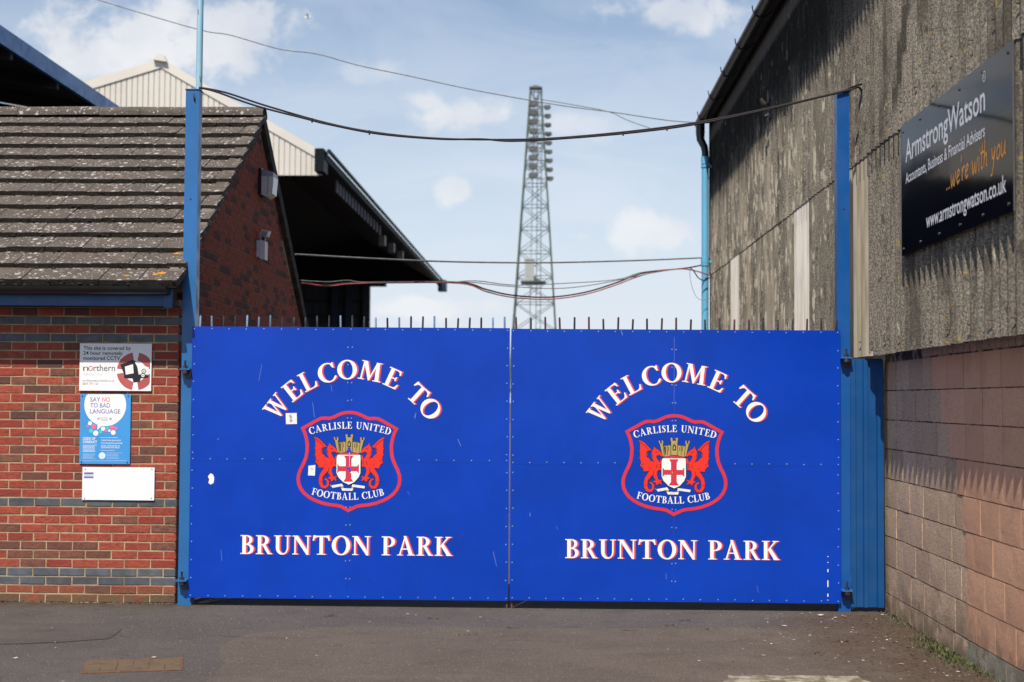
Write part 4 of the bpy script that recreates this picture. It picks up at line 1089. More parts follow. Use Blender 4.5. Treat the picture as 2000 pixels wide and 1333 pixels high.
for k in range(23):
    for j, zz in ((1, 4.06), (4, 4.06), (2, 2.27), (5, 2.27)):
        y0 = 11.56 - .9 * (k + 1) + .15 * j + .075
        if -8.5 < y0 < 11.3: inst('bolt', BOLT, core, T((CX + .022 - (.012 if zz > 3 else 0), y0 + rg.uniform(-.02, .02), zz + rg.uniform(-.02, .02))))
# eaves gutter and brackets
mb = MB(); half_gutter(mb, (CX - .205, 11.62, 6.40), (CX - .205, -9, 6.40), .075)
gut = part('gutter', mb, M_PLASTICBLACK, clad, True)
for y_ in [10.9 - 1.55 * i for i in range(8)]:
    mb = MB(); mb.tube([(CX - .05, y_, 6.415), (CX - .10, y_, 6.36), (CX - .16, y_, 6.315), (CX - .22, y_, 6.315), (CX - .275, y_, 6.35), (CX - .295, y_, 6.41), (CX - .30, y_, 6.46)], .008, 6); part('gutter_bracket', mb, M_STEEL, gut, True)
DY = 11.25; DX = CX - .135
mb = MB(); mb.tube([(DX, DY, 0), (DX, DY, 5.72)], .058, 16); mb.tube([(DX, DY, 5.66), (DX, DY, 5.78)], .068, 16); mb.tube([(DX, DY, 3.98), (DX, DY, 4.12)], .068, 16); pipe = part('downpipe', mb, M_PIPE, clad, True)
mb = MB(); mb.tube([(CX - .205, 11.35, 6.36), (CX - .205, 11.35, 6.20), (CX - .20, 11.34, 6.08), (DX - .01, 11.28, 5.95), (DX, DY, 5.86), (DX, DY, 5.775)], [.075, .075, .065, .06, .057, .057], 12); part('swan_neck', mb, M_PLASTICBLACK, pipe, True)
for z_ in (5.62, 4.05): mb = MB(); mb.box(DX + .055, CX, DY - .012, DY + .012, z_ - .015, z_ + .015); mb.tube([(DX, DY, z_ - .02), (DX, DY, z_ + .02)], .0705, 16); part('pipe_clip', mb, M_PIPE, pipe)
# concrete block wall below the cladding
WX = 2.87
mb = MB(); mb.box(WX + .0145, WX + .15, -9, .17, 0, 2.36); bw = part('block_wall', mb, M_BLOCKMORTAR, clad)
COURSE = [0, .15, .39, .635, .88, 1.12, 1.37, 1.615, 1.86, 2.105]
BND = [-2.25, -2.24, -2.23, -2.20, -2.14, -2.0, -1.81, -1.6, -1.375, -1.10]      # pink begins left of these Y
def block_mesh(L, h, mat, seed, rough):
    rg = random.Random(seed); vs = []; c = .0022; j = lambda: rg.uniform(-rough, rough)
    nz, ny = 3, 4
    for iz in range(nz + 1):
        for iy in range(ny + 1):
            e = iz in (0, nz) or iy in (0, ny)
            vs.append(((c if e else 0) + j() * .8, L * iy / ny + j() * (1 if e else 2), h * iz / nz + j()))
    fs = [(iz * (ny + 1) + iy, iz * (ny + 1) + iy + 1, (iz + 1) * (ny + 1) + iy + 1, (iz + 1) * (ny + 1) + iy) for iz in range(nz) for iy in range(ny)]
    o_ = len(vs); ringi = [i for i in range(ny + 1)] + [(iz * (ny + 1) + ny) for iz in range(1, nz + 1)] + [nz * (ny + 1) + iy for iy in range(ny - 1, -1, -1)] + [iz * (ny + 1) for iz in range(nz - 1, 0, -1)]
    for i in ringi: vs.append((.05, vs[i][1], vs[i][2]))
    n = len(ringi)
    fs += [(ringi[i], ringi[(i + 1) % n], o_ + (i + 1) % n, o_ + i) for i in range(n)]
    mb = MB(); mb.add(vs, fs); me_ = mb.mesh('block', mat); me_.polygons.foreach_set('use_smooth', [i_ in {q_ for q_ in range(ny * nz) if 0 < q_ % ny < ny - 1 and 0 < q_ // ny < nz - 1} for i_ in range(len(me_.polygons))]); return me_
for ci in range(len(COURSE) - 1):
    z0, z1 = COURSE[ci], COURSE[ci + 1]
    y = .155
    while y > -7.5:
        raw = y > BND[ci] + .05
        L = rg.choice((.41, .40, .43, .21, .40)) if raw else .405
        if raw: L = min(L, max(.12, y - BND[ci]))
        if raw and y - L - BND[ci] < .1: L = y - BND[ci]
        elif not raw and abs(y - BND[ci]) < .06 and ci % 2: L = .2
        mat = M_RAW if raw else (M_PLINTH if ci == 0 else M_PINK)
        gap = .010 if raw else .008
        me = block_mesh(L - gap, z1 - z0 - gap, mat, rg.randrange(9999), .0013 if raw else .0004)
        inst('block', me, bw, T((WX + (rg.uniform(0, .004) if raw else rg.uniform(-.006, -.003)), y - L + gap / 2, z0 + gap / 2)))
        y -= L
# dentil strip: short cut blocks under the cladding
for i in range(34):
    y = -1.1 - i * .135
    me = block_mesh(.125, .16, M_RAW, i, .002); inst('block', me, bw, T((WX + .004, y - .125, 2.115)))
# black advertising board
def sgY(Y, z): return (-12.08 + (Y + 12.08) * 2.655 / 2.70, 1.76 + (z - 1.76) * 2.655 / 2.70)
yA, zT = sgY(-1.16, 3.878); yB, zB = sgY(-3.787, 2.879)
ad = thing('advertising_board', 'glossy black accountants board fixed to the corrugated cement wall', 'sign', (2.655, (yA + yB) / 2, zB))
m, t, b = newmat('gloss_black_board'); M_ADB = m
b.inputs['Base Color'].default_value = (.004, .005, .010, 1); b.inputs['Roughness'].default_value = .08; b.inputs['Specular IOR Level'].default_value = .11
t.put(b.inputs['Normal'], t.bump(t.noise(t.pos(), 2.2, 2), .05, .02))
mb = MB(); mb.box(2.655, 2.660, yB, yA, zB, zT); part('panel', mb, M_ADB, ad)
mb = MB()
for y_, z_, in ((yA, 0), (yB, 0)): mb.box(2.6535, 2.6615, y_ - .004, y_ + .004, zB, zT)
part('edge_trim', mb, simple('grey_trim', (.18, .18, .19), .4, metal=.6), ad)
M_ADW = simple('pale_print', (.86, .86, .88), .5, .03); M_ADO = simple('orange_print', (.78, .34, .05), .5, .05)
def adtext(mb, s_, Y0, Y1, z0, cap, bold=0):
    y0, zz = sgY(Y0, z0); y1, _ = sgY(Y1, z0)
    vs, fs = sans(s_, 0, y0 - y1, 0, cap, bold)
    mb.add([(2.6535, y0 - a, zz + c_) for a, c_ in vs], fs)
    return mb
mb = MB(); adtext(mb, 'ArmstrongWatson', -1.30, -3.262, 3.578, .172, .012); part('lettering', mb, M_ADW, ad)
mb = MB(); adtext(mb, 'Accountants, Business & Financial Advisers', -1.30, -3.253, 3.415, .083, .012); part('lettering', mb, M_ADW, ad); mb = MB(); adtext(mb, 'www.armstrongwatson.co.uk', -1.875, -3.655, 3.010, .108, .012); part('lettering', mb, M_ADW, ad)
mb = MB(); y0, zz = sgY(-3.245, 3.79)
vs, fs = sans('R', -.012, .012, -.016, .032); mb.add([(2.6535, y0 - a, zz + c_) for a, c_ in vs], fs); mb.flat(ring(0, 0, .034, .034, 0, 0, .028, .028), lambda a, c_: (2.6535, y0 - a, zz + c_)); part('registered_mark', mb, M_ADW, ad)
HW = {'.': (.16, [[(.03, .02), (.08, .03)]]), 'w': (.62, [[(0, .5), (.08, .1), (.14, 0), (.22, .2), (.28, .42), (.32, .05), (.40, 0), (.48, .3), (.52, .52)]]), 'e': (.40, [[(.05, .22), (.25, .3), (.3, .42), (.2, .5), (.08, .4), (.05, .15), (.15, 0), (.34, .1)]]), "'": (.14, [[(.08, .95), (.04, .72)]]), 'r': (.36, [[(.05, .5), (.08, 0)], [(.08, .3), (.18, .47), (.3, .48)]]), 'i': (.2, [[(.05, .48), (.07, 0), (.13, .03)], [(.07, .68), (.09, .73)]]), 't': (.30, [[(.12, .9), (.08, .1), (.16, 0), (.24, .06)], [(-.05, .55), (.3, .58)]]), 'h': (.42, [[(.05, 1), (.04, 0)], [(.05, .3), (.18, .48), (.26, .4), (.27, .05), (.36, .02)]]), ' ': (.30, []), 'y': (.42, [[(.02, .5), (.06, .2), (.15, .12), (.28, .4), (.3, .5)], [(.3, .5), (.22, -.1), (.12, -.4), (0, -.42)]]), 'o': (.42, [[(.2, .48), (.05, .35), (.06, .08), (.2, 0), (.33, .15), (.32, .38), (.2, .48)]]), 'u': (.46, [[(.04, .5), (.05, .1), (.15, 0), (.28, .15), (.33, .5)], [(.33, .5), (.33, .1), (.42, .02)]])}
mb = MB(); pos = 0; qs = []
tot = sum(HW[c_][0] for c_ in "...we're with you")
y0, zz = sgY(-2.39, 3.205); y1, _ = sgY(-3.66, 3.2); kx = (y0 - y1) / tot
for c_ in "...we're with you":
    for l_ in HW[c_][1]: qs += stroke([((pos + a) * kx + b_ * .028, b_ * .175) for a, b_ in l_], .0155)
    pos += HW[c_][0]
    if c_ == ' ' or pos > tot - .01:
        mb = MB(); mb.flat(qs, lambda a, c_: (2.6535, y0 - a, zz + c_ + a * .02)); part('handwritten_lettering', mb, M_ADO, ad); qs = []
mb = MB()
for i in range(6):
    y_ = yA + (yB - yA) * (i + .12) / 5.3
    for z_ in (zT - .05, zB + .05): mb.tube([(2.655, y_, z_), (2.649, y_, z_)], .011, 8)
part('screw', mb, simple('sign_screw', (.05, .05, .055), .4, metal=.5), ad)
# small bracket with insulator on the cladding
ib = thing('cable_bracket', 'black cable bracket high on the stained cement wall', 'bracket', (CX - .02, 5.04, 5.2))
mb = MB(); mb.box(CX - .06, CX - .03, 4.98, 5.10, 5.18, 5.24); mb.box(CX - .06, CX - .03, 4.99, 5.09, 5.40, 5.46); mb.bar((CX - .045, 5.04, 5.15), (CX - .045, 5.04, 5.52), .03, .04); part('plate', mb, M_STEEL, ib)
mb = MB(); mb.tube([(CX - .05, 5.04, 5.34), (CX - .12, 5.04, 5.36), (CX - .15, 5.04, 5.42)], [.02, .035, .02], 8); mb.tube([(CX - .05, 5.04, 5.22), (CX - .10, 5.04, 5.20)], .025, 8); part('insulator', mb, simple('brown_insulator', (.03, .02, .018), .7), ib, True)

# ------------------------------------------------------------------ stands beyond the gates
GY = 38.
def g3(px, py, Y=GY): return atY(px, py, Y)
pe = g3(630, 300); pa = g3(315, 118); pt = g3(622, 343)
XE = pe.x; ZT = pt.z; ZE = pe.z
pl0 = g3(-40, 226)
st = thing('football_stand', 'long dark open-sided football stand with a cream corrugated gable end', 'stand', (XE - 6, GY, 0))
FARY = 92.
# cream gable cladding: ribbed sheets clipped to the slope
def slope_z(x_):
    if x_ > pa.x: return pa.z + (pe.z - .0 - pa.z) * (x_ - pa.x) / (pe.x - pa.x)
    return pa.z + (pl0.z - pa.z) * (x_ - pa.x) / (pl0.x - pa.x)
x_ = pl0.x; pitch = (g3(400, 250).x - g3(389.3, 250).x)
xs_ = []
x_ = XE
while x_ > pl0.x + pitch:
    mb = MB(); prof = []
    for k in range(4):
        a = x_ - k * pitch
        if a - pitch < pl0.x: break
        prof += [(a, 0), (a - pitch * .84, 0), (a - pitch * .88, .05), (a - pitch * .96, .05)]
    prof.append((x_ - 4 * pitch + .004, 0)); n = len(prof)
    vs = [(a, GY + d, ZT) for a, d in prof] + [(a, GY + d, slope_z(a) - .08) for a, d in prof]
    mb.add(vs, [(i, i + 1, n + i + 1, n + i) for i in range(n - 1)])
    part('cladding_sheet', mb, M_CREAM, st); x_ -= 4 * pitch
for a, b_ in ((pa, pe), (pl0, pa)):
    d = (b_ - a).normalized(); mb = MB()
    mb.prism([a + Vector((0, -.045, .05)), b_ + Vector((0, -.045, .05)), b_ + Vector((0, -.045, -.28)), a + Vector((0, -.045, -.28))], (0, .04, 0)); part('barge_flashing', mb, M_CREAMTRIM, st)
mb = MB(); mb.prism([pa + Vector((-.25, -.2, -.02)), pa + Vector((.25, -.2, -.10)), pa + Vector((.12, -.2, .14)), pa + Vector((-.12, -.2, .16))], (0, .3, 0)); part('ridge_cap', mb, M_CREAMTRIM, st)
mb = MB()   # roof slabs along the stand
for a, b_ in ((pa, pe + Vector((.15, 0, -.05))), (pl0, pa)):
    mb.prism([(a.x, GY + .01, a.z), (b_.x, GY + .01, b_.z), (b_.x, GY + .01, b_.z - .25), (a.x, GY + .01, a.z - .25)], (0, FARY - GY, 0))
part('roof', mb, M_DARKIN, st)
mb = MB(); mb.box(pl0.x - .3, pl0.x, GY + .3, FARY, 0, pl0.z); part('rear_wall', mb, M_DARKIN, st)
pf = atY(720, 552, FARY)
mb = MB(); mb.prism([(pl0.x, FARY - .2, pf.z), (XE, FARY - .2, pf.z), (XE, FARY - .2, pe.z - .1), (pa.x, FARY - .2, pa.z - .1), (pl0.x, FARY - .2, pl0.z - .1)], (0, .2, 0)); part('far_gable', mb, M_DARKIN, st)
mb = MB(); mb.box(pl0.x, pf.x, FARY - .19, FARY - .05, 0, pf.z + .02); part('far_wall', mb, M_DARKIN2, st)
M_FARG = simple('far_grey_sheeting', (.060, .070, .088), .7, .2, .4)
x_ = pf.x
while x_ > -19:
    mb = MB(); mb.box(x_ - .56, x_ - .02, FARY - .26, FARY - .20, 0, pf.z - .1); part('wall_sheet', mb, M_FARG, st); x_ -= .58
for px_ in (716, 682, 655): 
    q = atY(px_, 600, FARY - .5); mb = MB(); mb.box(q.x - .25, q.x + .25, FARY - .8, FARY - .3, 0, pf.z - .2); part('column', mb, simple('navy_column', (.02, .035, .07), .6), st)
for z_ in (atY(700, 590, FARY).z, atY(700, 618, FARY).z):
    mb = MB(); mb.box(pl0.x, pf.x, FARY - .40, FARY - .27, z_ - .12, z_ + .12); part('rail', mb, simple('dark_rail', (.02, .025, .03), .6), st)
mb = MB(); q = atY(752, 556, FARY - 1); mb.box(pf.x, q.x, FARY - 1, FARY, q.z - .1, q.z + .12); part('canopy_end', mb, M_DARKIN2, st)
# eave: gutter beam, purlin ends, grey louvre panels and little lamps
mb = MB(); mb.box(XE - .1, XE + .2, GY - .5, FARY + 1.2, ZE - .30, ZE - .05); ev = part('eaves_beam', mb, simple('dark_green_eaves', (.006, .011, .014), .6, spec=.12), st)
mb = MB(); mb.box(XE - .16, XE + .16, GY - .75, GY + .2, ZE - .75, ZE + .05); part('gutter_end', mb, simple('slate_gutter_end', (.006, .009, .011), .5, spec=.12), ev)
mb = MB(); mb.tube([(XE + .3, GY - .5, ZE), (XE + .3, FARY + 1, ZE)], .07, 8); part('gutter', mb, simple('teal_gutter', (.015, .035, .042), .5, spec=.12), ev, True)
mb = MB(); mb.box(XE - .1, XE + .5, FARY + .3, FARY + 1.6, ZE - .7, ZE + .1); part('gutter_end', mb, simple('blue_gutter_end', (.03, .10, .16), .5), ev)
for i in range(15):
    y_ = -12.08 + XE / (((660 + i * 6.0) - 1071) / FPX)
    mb = MB(); mb.box(XE - .16, XE - .10, y_ - .30, y_ + .22, ZE - .78, ZE - .26); part('louvre_panel', mb, simple('louvre_grey', (.05, .056, .072), .7) if i == 0 else bpy.data.materials['louvre_grey'], st)
for px_, dz in ((752, .9), (770, .8), (787, .75)):
    y_ = -12.08 + XE / ((px_ - 1071) / FPX)
    mb = MB(); mb.box(XE - .35, XE - .05, y_ - .3, y_ + .3, ZE - dz - .20, ZE - dz + .28); part('lamp', mb, M_LAMP, st)
# nearer stand, only its blue-edged roof over the brick ridge
a0 = Vector((-9.2, 3.0, 0)); n0 = atX(0, 62, -9.2); n1 = atX(232, 207, -9.2); zc = (n0.z + n1.z) / 2
ns = thing('stand_canopy', 'dark stand canopy with a blue fascia above the tiled roof', 'stand', (-9.2, 12, 0))
mb = MB(); mb.box(-9.2, -9.12, 1, 18.6, zc - .30, zc); part('fascia', mb, M_POST, ns)
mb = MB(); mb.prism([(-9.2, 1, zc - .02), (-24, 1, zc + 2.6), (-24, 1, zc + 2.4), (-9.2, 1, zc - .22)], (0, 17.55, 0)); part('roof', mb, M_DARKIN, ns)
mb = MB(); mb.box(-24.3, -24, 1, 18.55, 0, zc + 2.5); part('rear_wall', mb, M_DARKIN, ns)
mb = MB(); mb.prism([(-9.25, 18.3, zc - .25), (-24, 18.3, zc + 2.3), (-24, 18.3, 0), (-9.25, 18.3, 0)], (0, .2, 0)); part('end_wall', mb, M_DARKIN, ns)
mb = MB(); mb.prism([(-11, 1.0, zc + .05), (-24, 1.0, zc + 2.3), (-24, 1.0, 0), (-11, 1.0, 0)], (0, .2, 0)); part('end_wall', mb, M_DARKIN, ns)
for px_ in (85, 172, -10):
    y_ = -12.08 + 9.3 / ((1071 - px_) / FPX); mb = MB(); mb.bar((-9.22, y_, zc - .32), (-14, y_, zc + .45), .14, .18); mb.box(-9.32, -9.21, y_ - .06, y_ + .06, zc - .40, zc - .28); part('rafter', mb, M_DARKIN2, ns)

# ------------------------------------------------------------------ floodlight tower
TY = 98.
tp = lambda px, py: atY(px, py, TY)
tw = thing('floodlight_tower', 'tall green lattice floodlight tower rising behind the gates', 'tower', (tp(1044, 640).x, TY, 0))
zt = tp(1046, 178).z; zb = tp(1044, 640).z
xt = tp(1046.5, 178).x; xb = tp(1044, 640).x
hw_t = 10.5 / FPX * 110; hw_b = 41 / FPX * 110
def corner(z_, sx_, sy_):
    f = (z_ - zb) / (zt - zb); cx = xb + (xt - xb) * f; h = hw_b + (hw_t - hw_b) * f
    return Vector((cx + sx_ * h, TY + sy_ * h, z_))
CORN = [(-1, -1), (1, -1), (1, 1), (-1, 1)]
for c_ in CORN:
    mb = MB(); mb.bar(corner(0, *c_), corner(zt, *c_), .13, .13); part('leg', mb, M_GREENSTEEL, tw)
levels = [0]; 
while levels[-1] < zt - 1.2: levels.append(levels[-1] + max(1.1, 2.5 - .05 * levels[-1]))
levels[-1] = zt
for l0, l1 in zip(levels, levels[1:]):
    mb = MB()
    for i in range(4):
        c0, c1 = CORN[i], CORN[(i + 1) % 4]
        mb.bar(corner(l0, *c0), corner(l1, *c1), .045, .045); mb.bar(corner(l0, *c1) + Vector((0, .05, 0)), corner(l1, *c0) + Vector((0, .05, 0)), .045, .045)
        mb.bar(corner(l1, *c0), corner(l1, *c1), .05, .05)
    part('bracing', mb, M_GREENSTEEL, tw)
f_ = lambda py: tp(1044, py).z
mb = MB(); lx = tp(1052, 400).x
mb.bar((lx - .18, TY - .3, 0), (lx - .10, TY - .3, zt), .05, .05); mb.bar((lx + .18, TY - .3, 0), (lx + .22, TY - .3, zt), .05, .05)
z_ = 1.
while z_ < zt: mb.bar((lx - .15, TY - .3, z_), (lx + .19, TY - .3, z_), .035, .035); z_ += .45
part('ladder', mb, M_GREENSTEEL, tw)
mb = MB(); q0 = tp(1034, 400)
mb.bar((q0.x, TY - .2, 0), (tp(1042, 400).x, TY - .2, zt), .06, .06); part('conduit', mb, simple('grey_conduit', (.25, .26, .27), .5), tw)
mb = MB(); zc_ = f_(172); mb.box(xt - .50, xt + .50, TY - .5, TY + .5, zc_ - .10, zc_); mb.prism([(xt - .4, TY - .4, zc_), (xt + .4, TY - .4, zc_), (xt + .1, TY - .2, zc_ + .18), (xt - .1, TY - .2, zc_ + .18)], (0, .7, 0)); part('head_platform', mb, M_LAMP, tw)
zp = f_(552); mb = MB(); mb.box(tp(1018, 552).x, tp(1066, 552).x, TY - 1.6, TY + .6, zp - .12, zp); part('platform', mb, M_GREENSTEEL, tw)
mb = MB(); x0, x1 = tp(1026, 530).x, tp(1043, 530).x; mb.box(x0, x1, TY - 1.5, TY - .6, zp, f_(512)); mb.box(x0 - .05, x1 + .05, TY - 1.55, TY - .55, f_(512), f_(509)); part('cabinet', mb, simple('grey_cabinet', (.36, .38, .38), .5), tw)
mb = MB(); mb.prism([(x1, TY - 1.4, zp), (x1 + .55, TY - 1.4, zp), (x1 + .1, TY - 1.4, zp + .35), (x1, TY - 1.4, zp + .4)], (0, .7, 0)); part('cabinet_base', mb, M_LAMP, tw)
lamp = MB()
lamp.prism([(-.30, 0, .18), (.30, 0, .18), (.34, 0, -.05), (.16, 0, -.22), (-.16, 0, -.22), (-.34, 0, -.05)], (0, .42, .0)); lamp.box(-.05, .05, .40, .8, -.03, .05); LM = lamp.mesh('floodlamp', M_LAMP)
for i in range(9):
    z_ = f_(207 + i * 17.6)
    fx = (z_ - zb) / (zt - zb); cx = xb + (xt - xb) * fx; h = hw_b + (hw_t - hw_b) * fx
    inst('floodlamp', LM, tw, T((tp(1043, 0).x, TY - h - .45, z_)))
    inst('floodlamp', LM, tw, T((tp(1069 + i * .75, 0).x + .05, TY - .2, f_(210 + i * 17.4))) @ Matrix.Scale(.8, 4))
    mb = MB(); mb.bar((cx - h, TY - h - .1, z_ - .2), (cx + h + .45, TY - h - .1, z_ - .2), .05, .05); part('lamp_rail', mb, M_GREENSTEEL, tw)

# ------------------------------------------------------------------ cables
def smooth(pts, n=6):
    out = []
    P = [Vector(p) for p in pts]
    for i in range(len(P) - 1):
        p0 = P[max(i - 1, 0)]; p1 = P[i]; p2 = P[i + 1]; p3 = P[min(i + 2, len(P) - 1)]
        for k in range(n):
            s_ = k / n
            out.append(.5 * ((2 * p1) + (p2 - p0) * s_ + (2 * p0 - 5 * p1 + 4 * p2 - p3) * s_ * s_ + (3 * p1 - p0 - 3 * p2 + p3) * s_ ** 3))
    out.append(P[-1]); return out
def run(pts, Ya, Yb):
    xs = [p[0] for p in pts]; return smooth([atY(a, b_, Ya + (Yb - Ya) * (a - xs[0]) / (xs[-1] - xs[0])) for a, b_ in pts])
ca = thing('power_cable', 'thick black twin cable sagging between the tops of the two gate posts', 'cable', (0, .05, 4))
A1 = [(389, 171), (440, 181), (520, 207), (640, 241), (740, 260), (860, 271), (1000, 273), (1100, 269), (1240, 256), (1365, 239), (1500, 212), (1636, 181), (1660, 172)]
A2 = [(389, 172), (420, 179), (500, 207), (600, 233), (640, 243), (740, 262), (860, 272), (940, 272), (1000, 276), (1100, 271), (1240, 259), (1365, 242), (1500, 214), (1636, 182), (1662, 176)]
for P_, e in ((A1, (1692, 161)), (A2, (1693, 173))):
    pts = run(P_, .01, .01); pts += smooth([pts[-1], Vector(((pts[-1].x + CX) / 2, .04, pts[-1].z + .03)), Vector((CX - .02, .10, atX(e[0], e[1], CX).z))], 4)[1:]
    mb = MB(); mb.tube(pts, .0085, 7); part('conductor', mb, M_CABLE, ca, True)
tie_path = run(A2, .01, .01)
for a in (612, 717, 1212, 1310, 1508):
    q = min(tie_path, key=lambda v_: abs(v_.x - atY(a, 250, .01).x)); mb = MB(); mb.bar(q - Vector((.006, 0, 0)), q + Vector((.006, 0, 0)), .026, .036); part('cable_tie', mb, M_CABLE, ca)
mb = MB(); mb.tube(run([(185, -2), (300, 33), (400, 61), (450, 69), (545, 96), (620, 106), (700, 128), (800, 149), (900, 171), (1000, 190), (1100, 207), (1200, 220), (1300, 235), (1362, 240)], 11.4, 11.4), .009, 6)
solo('overhead_wire', mb, M_GREYWIRE, 'thin grey wire crossing the sky from top left to the gutter corner', 'wire', (0, 11.4, 7), smooth=True)
mb = MB(); mb.tube(run([(1040, 192), (1130, 207), (1190, 219), (1225, 235), (1270, 251)], 11.8, 13.5), .006, 6)
solo('overhead_wire', mb, M_GREYWIRE, 'short thin wire drooping right of the lattice tower', 'wire', (1, 12.5, 7), smooth=True)
mb = MB(); mb.tube(run([(577, 497), (700, 504), (860, 511), (1000, 513.5), (1100, 513), (1250, 509), (1372, 504)], 5.6, DY), .013, 6)
solo('telephone_cable', mb, M_GREYWIRE, 'taut dark cable from the brick gable to the sky-blue downpipe', 'cable', (0, 8, 4), smooth=True)
bd = thing('cable_bundle', 'sagging bundle of black and red cables running to the downpipe', 'cable', (0, 8, 4))
main = [(590, 551), (640, 557), (680, 553), (760, 551), (900, 552), (950, 566), (1000, 577), (1070, 581), (1140, 572), (1200, 554), (1245, 537), (1280, 530), (1340, 524), (1372, 518)]
mb = MB(); mb.tube(run(main, 6.2, DY), .012, 6); part('black_cable', mb, M_CABLE, bd, True)
mb = MB(); mb.tube(run([(a, b_ + (4 if 930 < a < 1250 else 2)) for a, b_ in main[:-1]] + [(1395, 541)], 6.2, DY), .010, 6); part('red_cable', mb, M_REDCABLE, bd, True)
mb = MB(); mb.tube(run([(588, 548), (640, 551), (680, 548), (720, 552), (900, 551), (950, 555), (1000, 560), (1080, 564), (1150, 558), (1240, 541), (1290, 529)], 6.2, 10), .007, 6); part('grey_cable', mb, M_GREYWIRE, bd, True)
mb = MB(); mb.tube(run([(880, 552), (930, 549), (1000, 557), (1080, 555), (1200, 547), (1250, 533), (1300, 527)], 8, 10.2), .007, 6); part('grey_cable', mb, M_GREYWIRE, bd, True)
mb = MB(); mb.tube(run([(1348, 523), (1355, 530), (1365, 544), (1378, 548), (1390, 539)], 11.0, DY - .1), .009, 6); part('black_cable', mb, M_CABLE, bd, True)
mb = MB(); mb.tube(run([(1347, 524), (1349, 550), (1358, 577), (1372, 587), (1392, 580)], 11.0, DY - .1), .004, 5); part('grey_cable', mb, M_GREYWIRE, bd, True)

# ------------------------------------------------------------------ gull high in the sky
GQ = atY(601, 35, 75)
gu = MB(); 
def ell(c_, a, b_, cz, mb, n=8):
    vs = []; fs = []
    for i in range(7):
        th = math.pi * i / 6; 
        for j in range(n):
            ph_ = 2 * math.pi * j / n; vs.append((c_.x - a * math.cos(th), c_.y + b_ * math.sin(th) * math.cos(ph_), c_.z + cz * math.sin(th) * math.sin(ph_)))
    for i in range(6):
        for j in range(n): fs.append((i * n + j, i * n + (j + 1) % n, (i + 1) * n + (j + 1) % n, (i + 1) * n + j))
    mb.add(vs, fs)
ell(GQ, .22, .06, .06, gu)
for s_ in (-1, 1):
    gu.add([GQ + Vector((-.05, 0, .03)), GQ + Vector((.08, 0, .03)), GQ + Vector((.06, s_ * .3, .17)), GQ + Vector((-.05, s_ * .3, .18)), GQ + Vector((.16, s_ * .62, .08)), GQ + Vector((-.05, 0, .01)), GQ + Vector((.08, 0, .01)), GQ + Vector((.06, s_ * .3, .15))], [(0, 1, 2, 3), (3, 2, 4), (5, 6, 7), (7, 4, 3), (1, 6, 7, 2), (0, 3, 7, 5)])
solo('gull', gu, M_WHITE, 'tiny pale gull flying in the sky left of the tower', 'bird', GQ, smooth=True)

# ------------------------------------------------------------------ brick-filled cover in the tarmac
cv = thing('inspection_cover', 'sunken access cover filled with red block paving in the foreground tarmac', 'cover', (-2.72, -2.76, 0))
CVM = T((-2.71, -2.72, 0)) @ Matrix.Rotation(R(14), 4, 'Z')
mb = MB(); mb.box(-.315, .315, -.225, .225, .001, .0048); mb.v = [tuple(CVM @ Vector(v_)) for v_ in mb.v]; part('frame', mb, M_RUST, cv)
M_PAVER = brick_mat('worn_red_paver', (.125, .072, .058), (.108, .066, .055), (.10, .062, .053), .3)
PVH = [brick_mesh('paver', .196, .096, .02, M_PAVER, 70 + i) for i in range(2)]
def paver(cx_, cy_, rot):
    inst('paver', rg.choice(PVH), cv, CVM @ T((cx_, cy_, .0075)) @ Matrix.Rotation(rot, 4, 'Z') @ Matrix.Rotation(-math.pi / 2, 4, 'X') @ T((-.098, 0, -.048)))
for i in range(3):
    for j in range(2):
        cx_ = -.204 + .204 * i; cy_ = -.102 + .204 * j
        for k in (-1, 1):
            if (i + j) % 2: paver(cx_, cy_ + k * .051, rg.uniform(-.03, .03))
            else: paver(cx_ + k * .051, cy_, math.pi / 2 + rg.uniform(-.03, .03))
# whitish broken slab at the front edge
q = [(1.06, -3.35), (1.15, -2.86), (1.62, -2.83), (2.0, -2.84), (2.1, -3.4)]
mb = MB(); pj = jag(q, 10, .02); mb.flat([pj], lambda a, b_: (a, b_, .009)); mb.flat([pj], lambda a, b_: (a, b_, .0045))
solo('concrete_slab', mb, simple('pale_broken_concrete', (.32, .29, .235), .95, .3, 12, .6, 60, dirt=(.13, .10, .07), dscale=9, dlo=.42, dhi=.6), 'pale broken concrete patch at the bottom edge of the tarmac', 'slab', (1.6, -3.1, 0))

# ------------------------------------------------------------------ litter, leaves, grass
rg = random.Random(21)
def fleck(mb, x_, y_, z_, s_, asp, mi=0):
    a = rg.uniform(0, 6.28); n = rg.choice((4, 5)); h = rg.uniform(.1, .4) * s_
    vs = []
    for i in range(n):
        th = a + 6.28 * i / n; u_, v_ = s_ * math.cos(th - a) * rg.uniform(.7, 1.1), s_ * asp * math.sin(th - a) * rg.uniform(.6, 1.1)
        vs.append((x_ + u_ * math.cos(a) - v_ * math.sin(a), y_ + u_ * math.sin(a) + v_ * math.cos(a), z_ + .002 + rg.uniform(0, h)))
    mb.add(vs, [tuple(range(n))], mi)
mb = MB()
for i in range(330):
    if rg.random() < .55: x_ = 2.85 - abs(rg.gauss(0, .85)); y_ = rg.uniform(-3.7, .0)
    else: x_ = rg.uniform(-5, 2.8); y_ = -rg.random() ** .7 * 3.7 - .05
    if x_ < -5: continue
    fleck(mb, x_, y_, .004, abs(rg.gauss(.006, .006)) + .0035, rg.uniform(.3, .8))
for i in range(16): fleck(mb, 2.6 - abs(rg.gauss(0, .6)), rg.uniform(-3.4, -.1), .005, rg.uniform(.018, .04), .35)
setting('pale_litter', mb, simple('pale_flakes', (.46, .43, .39), .9, .2, 20), 'stuff')
mb = MB()
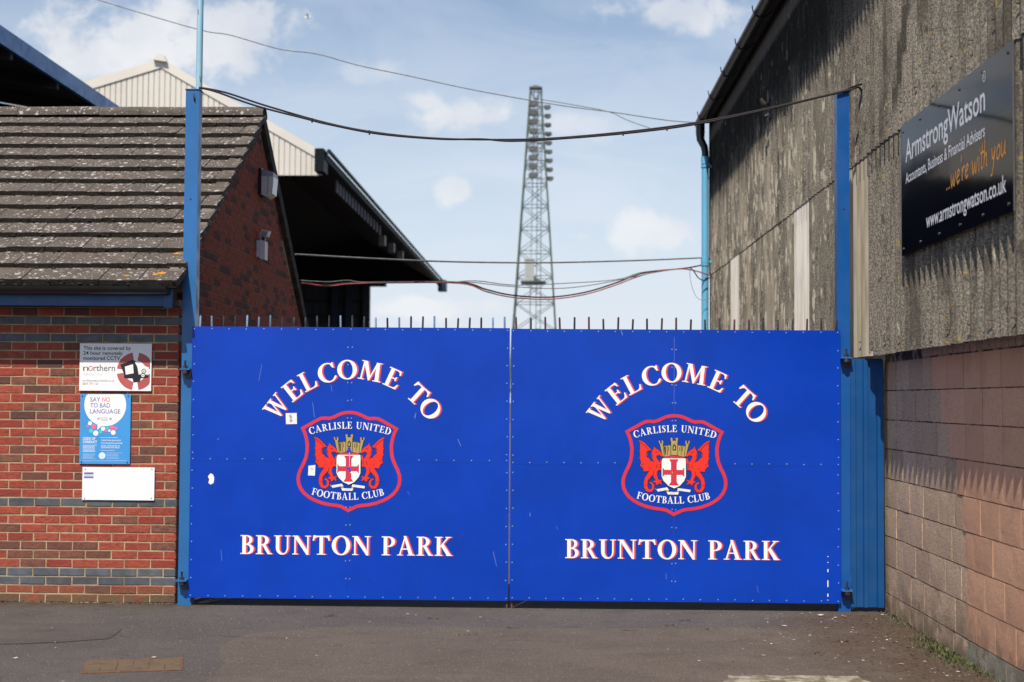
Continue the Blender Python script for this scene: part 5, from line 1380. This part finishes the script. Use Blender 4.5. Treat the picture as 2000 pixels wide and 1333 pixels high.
for i in range(900):
    if rg.random() < .8: x_ = 2.86 - abs(rg.gauss(0, .42)); y_ = rg.uniform(-3.6, .12)
    else: x_ = rg.uniform(-4.8, 2.6); y_ = -rg.random() * 3.6
    fleck(mb, x_, y_, .004, rg.uniform(.005, .017), rg.uniform(.3, .8), rg.choice((0, 0, 1)))
for cx_, cy_ in ((.98, -.80), (.62, -1.1), (-.58, -1.38), (-.27, -1.05), (1.1, -.55), (1.9, -2.0), (-1.75, -.5), (1.25, -1.0), (2.2, -1.5), (-.9, -.6)):
    for i in range(12): fleck(mb, cx_ + rg.gauss(0, .035), cy_ + rg.gauss(0, .02), .006, rg.uniform(.008, .02), .5, rg.choice((0, 1)))
setting('dead_leaf_litter', mb, [simple('leaf_brown', (.13, .055, .03), .9, .4, 20), simple('leaf_dark', (.035, .025, .018), .9, .4, 20)], 'stuff')
mb = MB()
def blade(x_, y_, h, lean):
    w_ = rg.uniform(.0025, .005); a = rg.uniform(0, 6.28); dx, dy = math.cos(a), math.sin(a)
    p0 = Vector((x_, y_, 0)); p1 = p0 + Vector((dx * lean * .4, dy * lean * .4, h * .6)); p2 = p0 + Vector((dx * lean, dy * lean, h)); s_ = Vector((-dy, dx, 0)) * w_
    mb.add([p0 - s_, p0 + s_, p1 + s_ * .8, p1 - s_ * .8, p2], [(0, 1, 2, 3), (3, 2, 4)])
for i in range(1900):
    c_ = rg.choice((-1.45, -1.75, -1.8, -2.0, -2.15, -2.2, -2.45))
    y_ = rg.gauss(c_, .11); x_ = WX - .01 - abs(rg.gauss(0, .05 + .05 * rg.random()))
    blade(x_, y_, rg.uniform(.006, .032), rg.uniform(.005, .03))
for i in range(500): blade(WX - .01 - abs(rg.gauss(0, .03)), rg.uniform(-4.5, .1), rg.uniform(.01, .03), .02)
for i in range(260): blade(rg.uniform(-4.9, BX), BY - abs(rg.gauss(0, .02)) - .005, rg.uniform(.006, .022), .012)
setting('grass_tufts', mb, M_GRASS, 'stuff')
for p0, p1 in (((386, 1184), (431, 1168)), ((392, 1187), (462, 1167))):
    a = atY(*p0, .10); b_ = atY(*p1, .22); a.z = .008
    mb = MB(); mb.tube([a, a.lerp(b_, .5) + Vector((0, 0, .004)), b_], [.004, .0035, .002], 6)
    solo('straw', mb, M_STRAW, 'dry straw stalk poking under the left gate beside the post' if p0[0] == 386 else 'longer dry straw stalk lying lower under the left gate', 'straw', a, smooth=True)
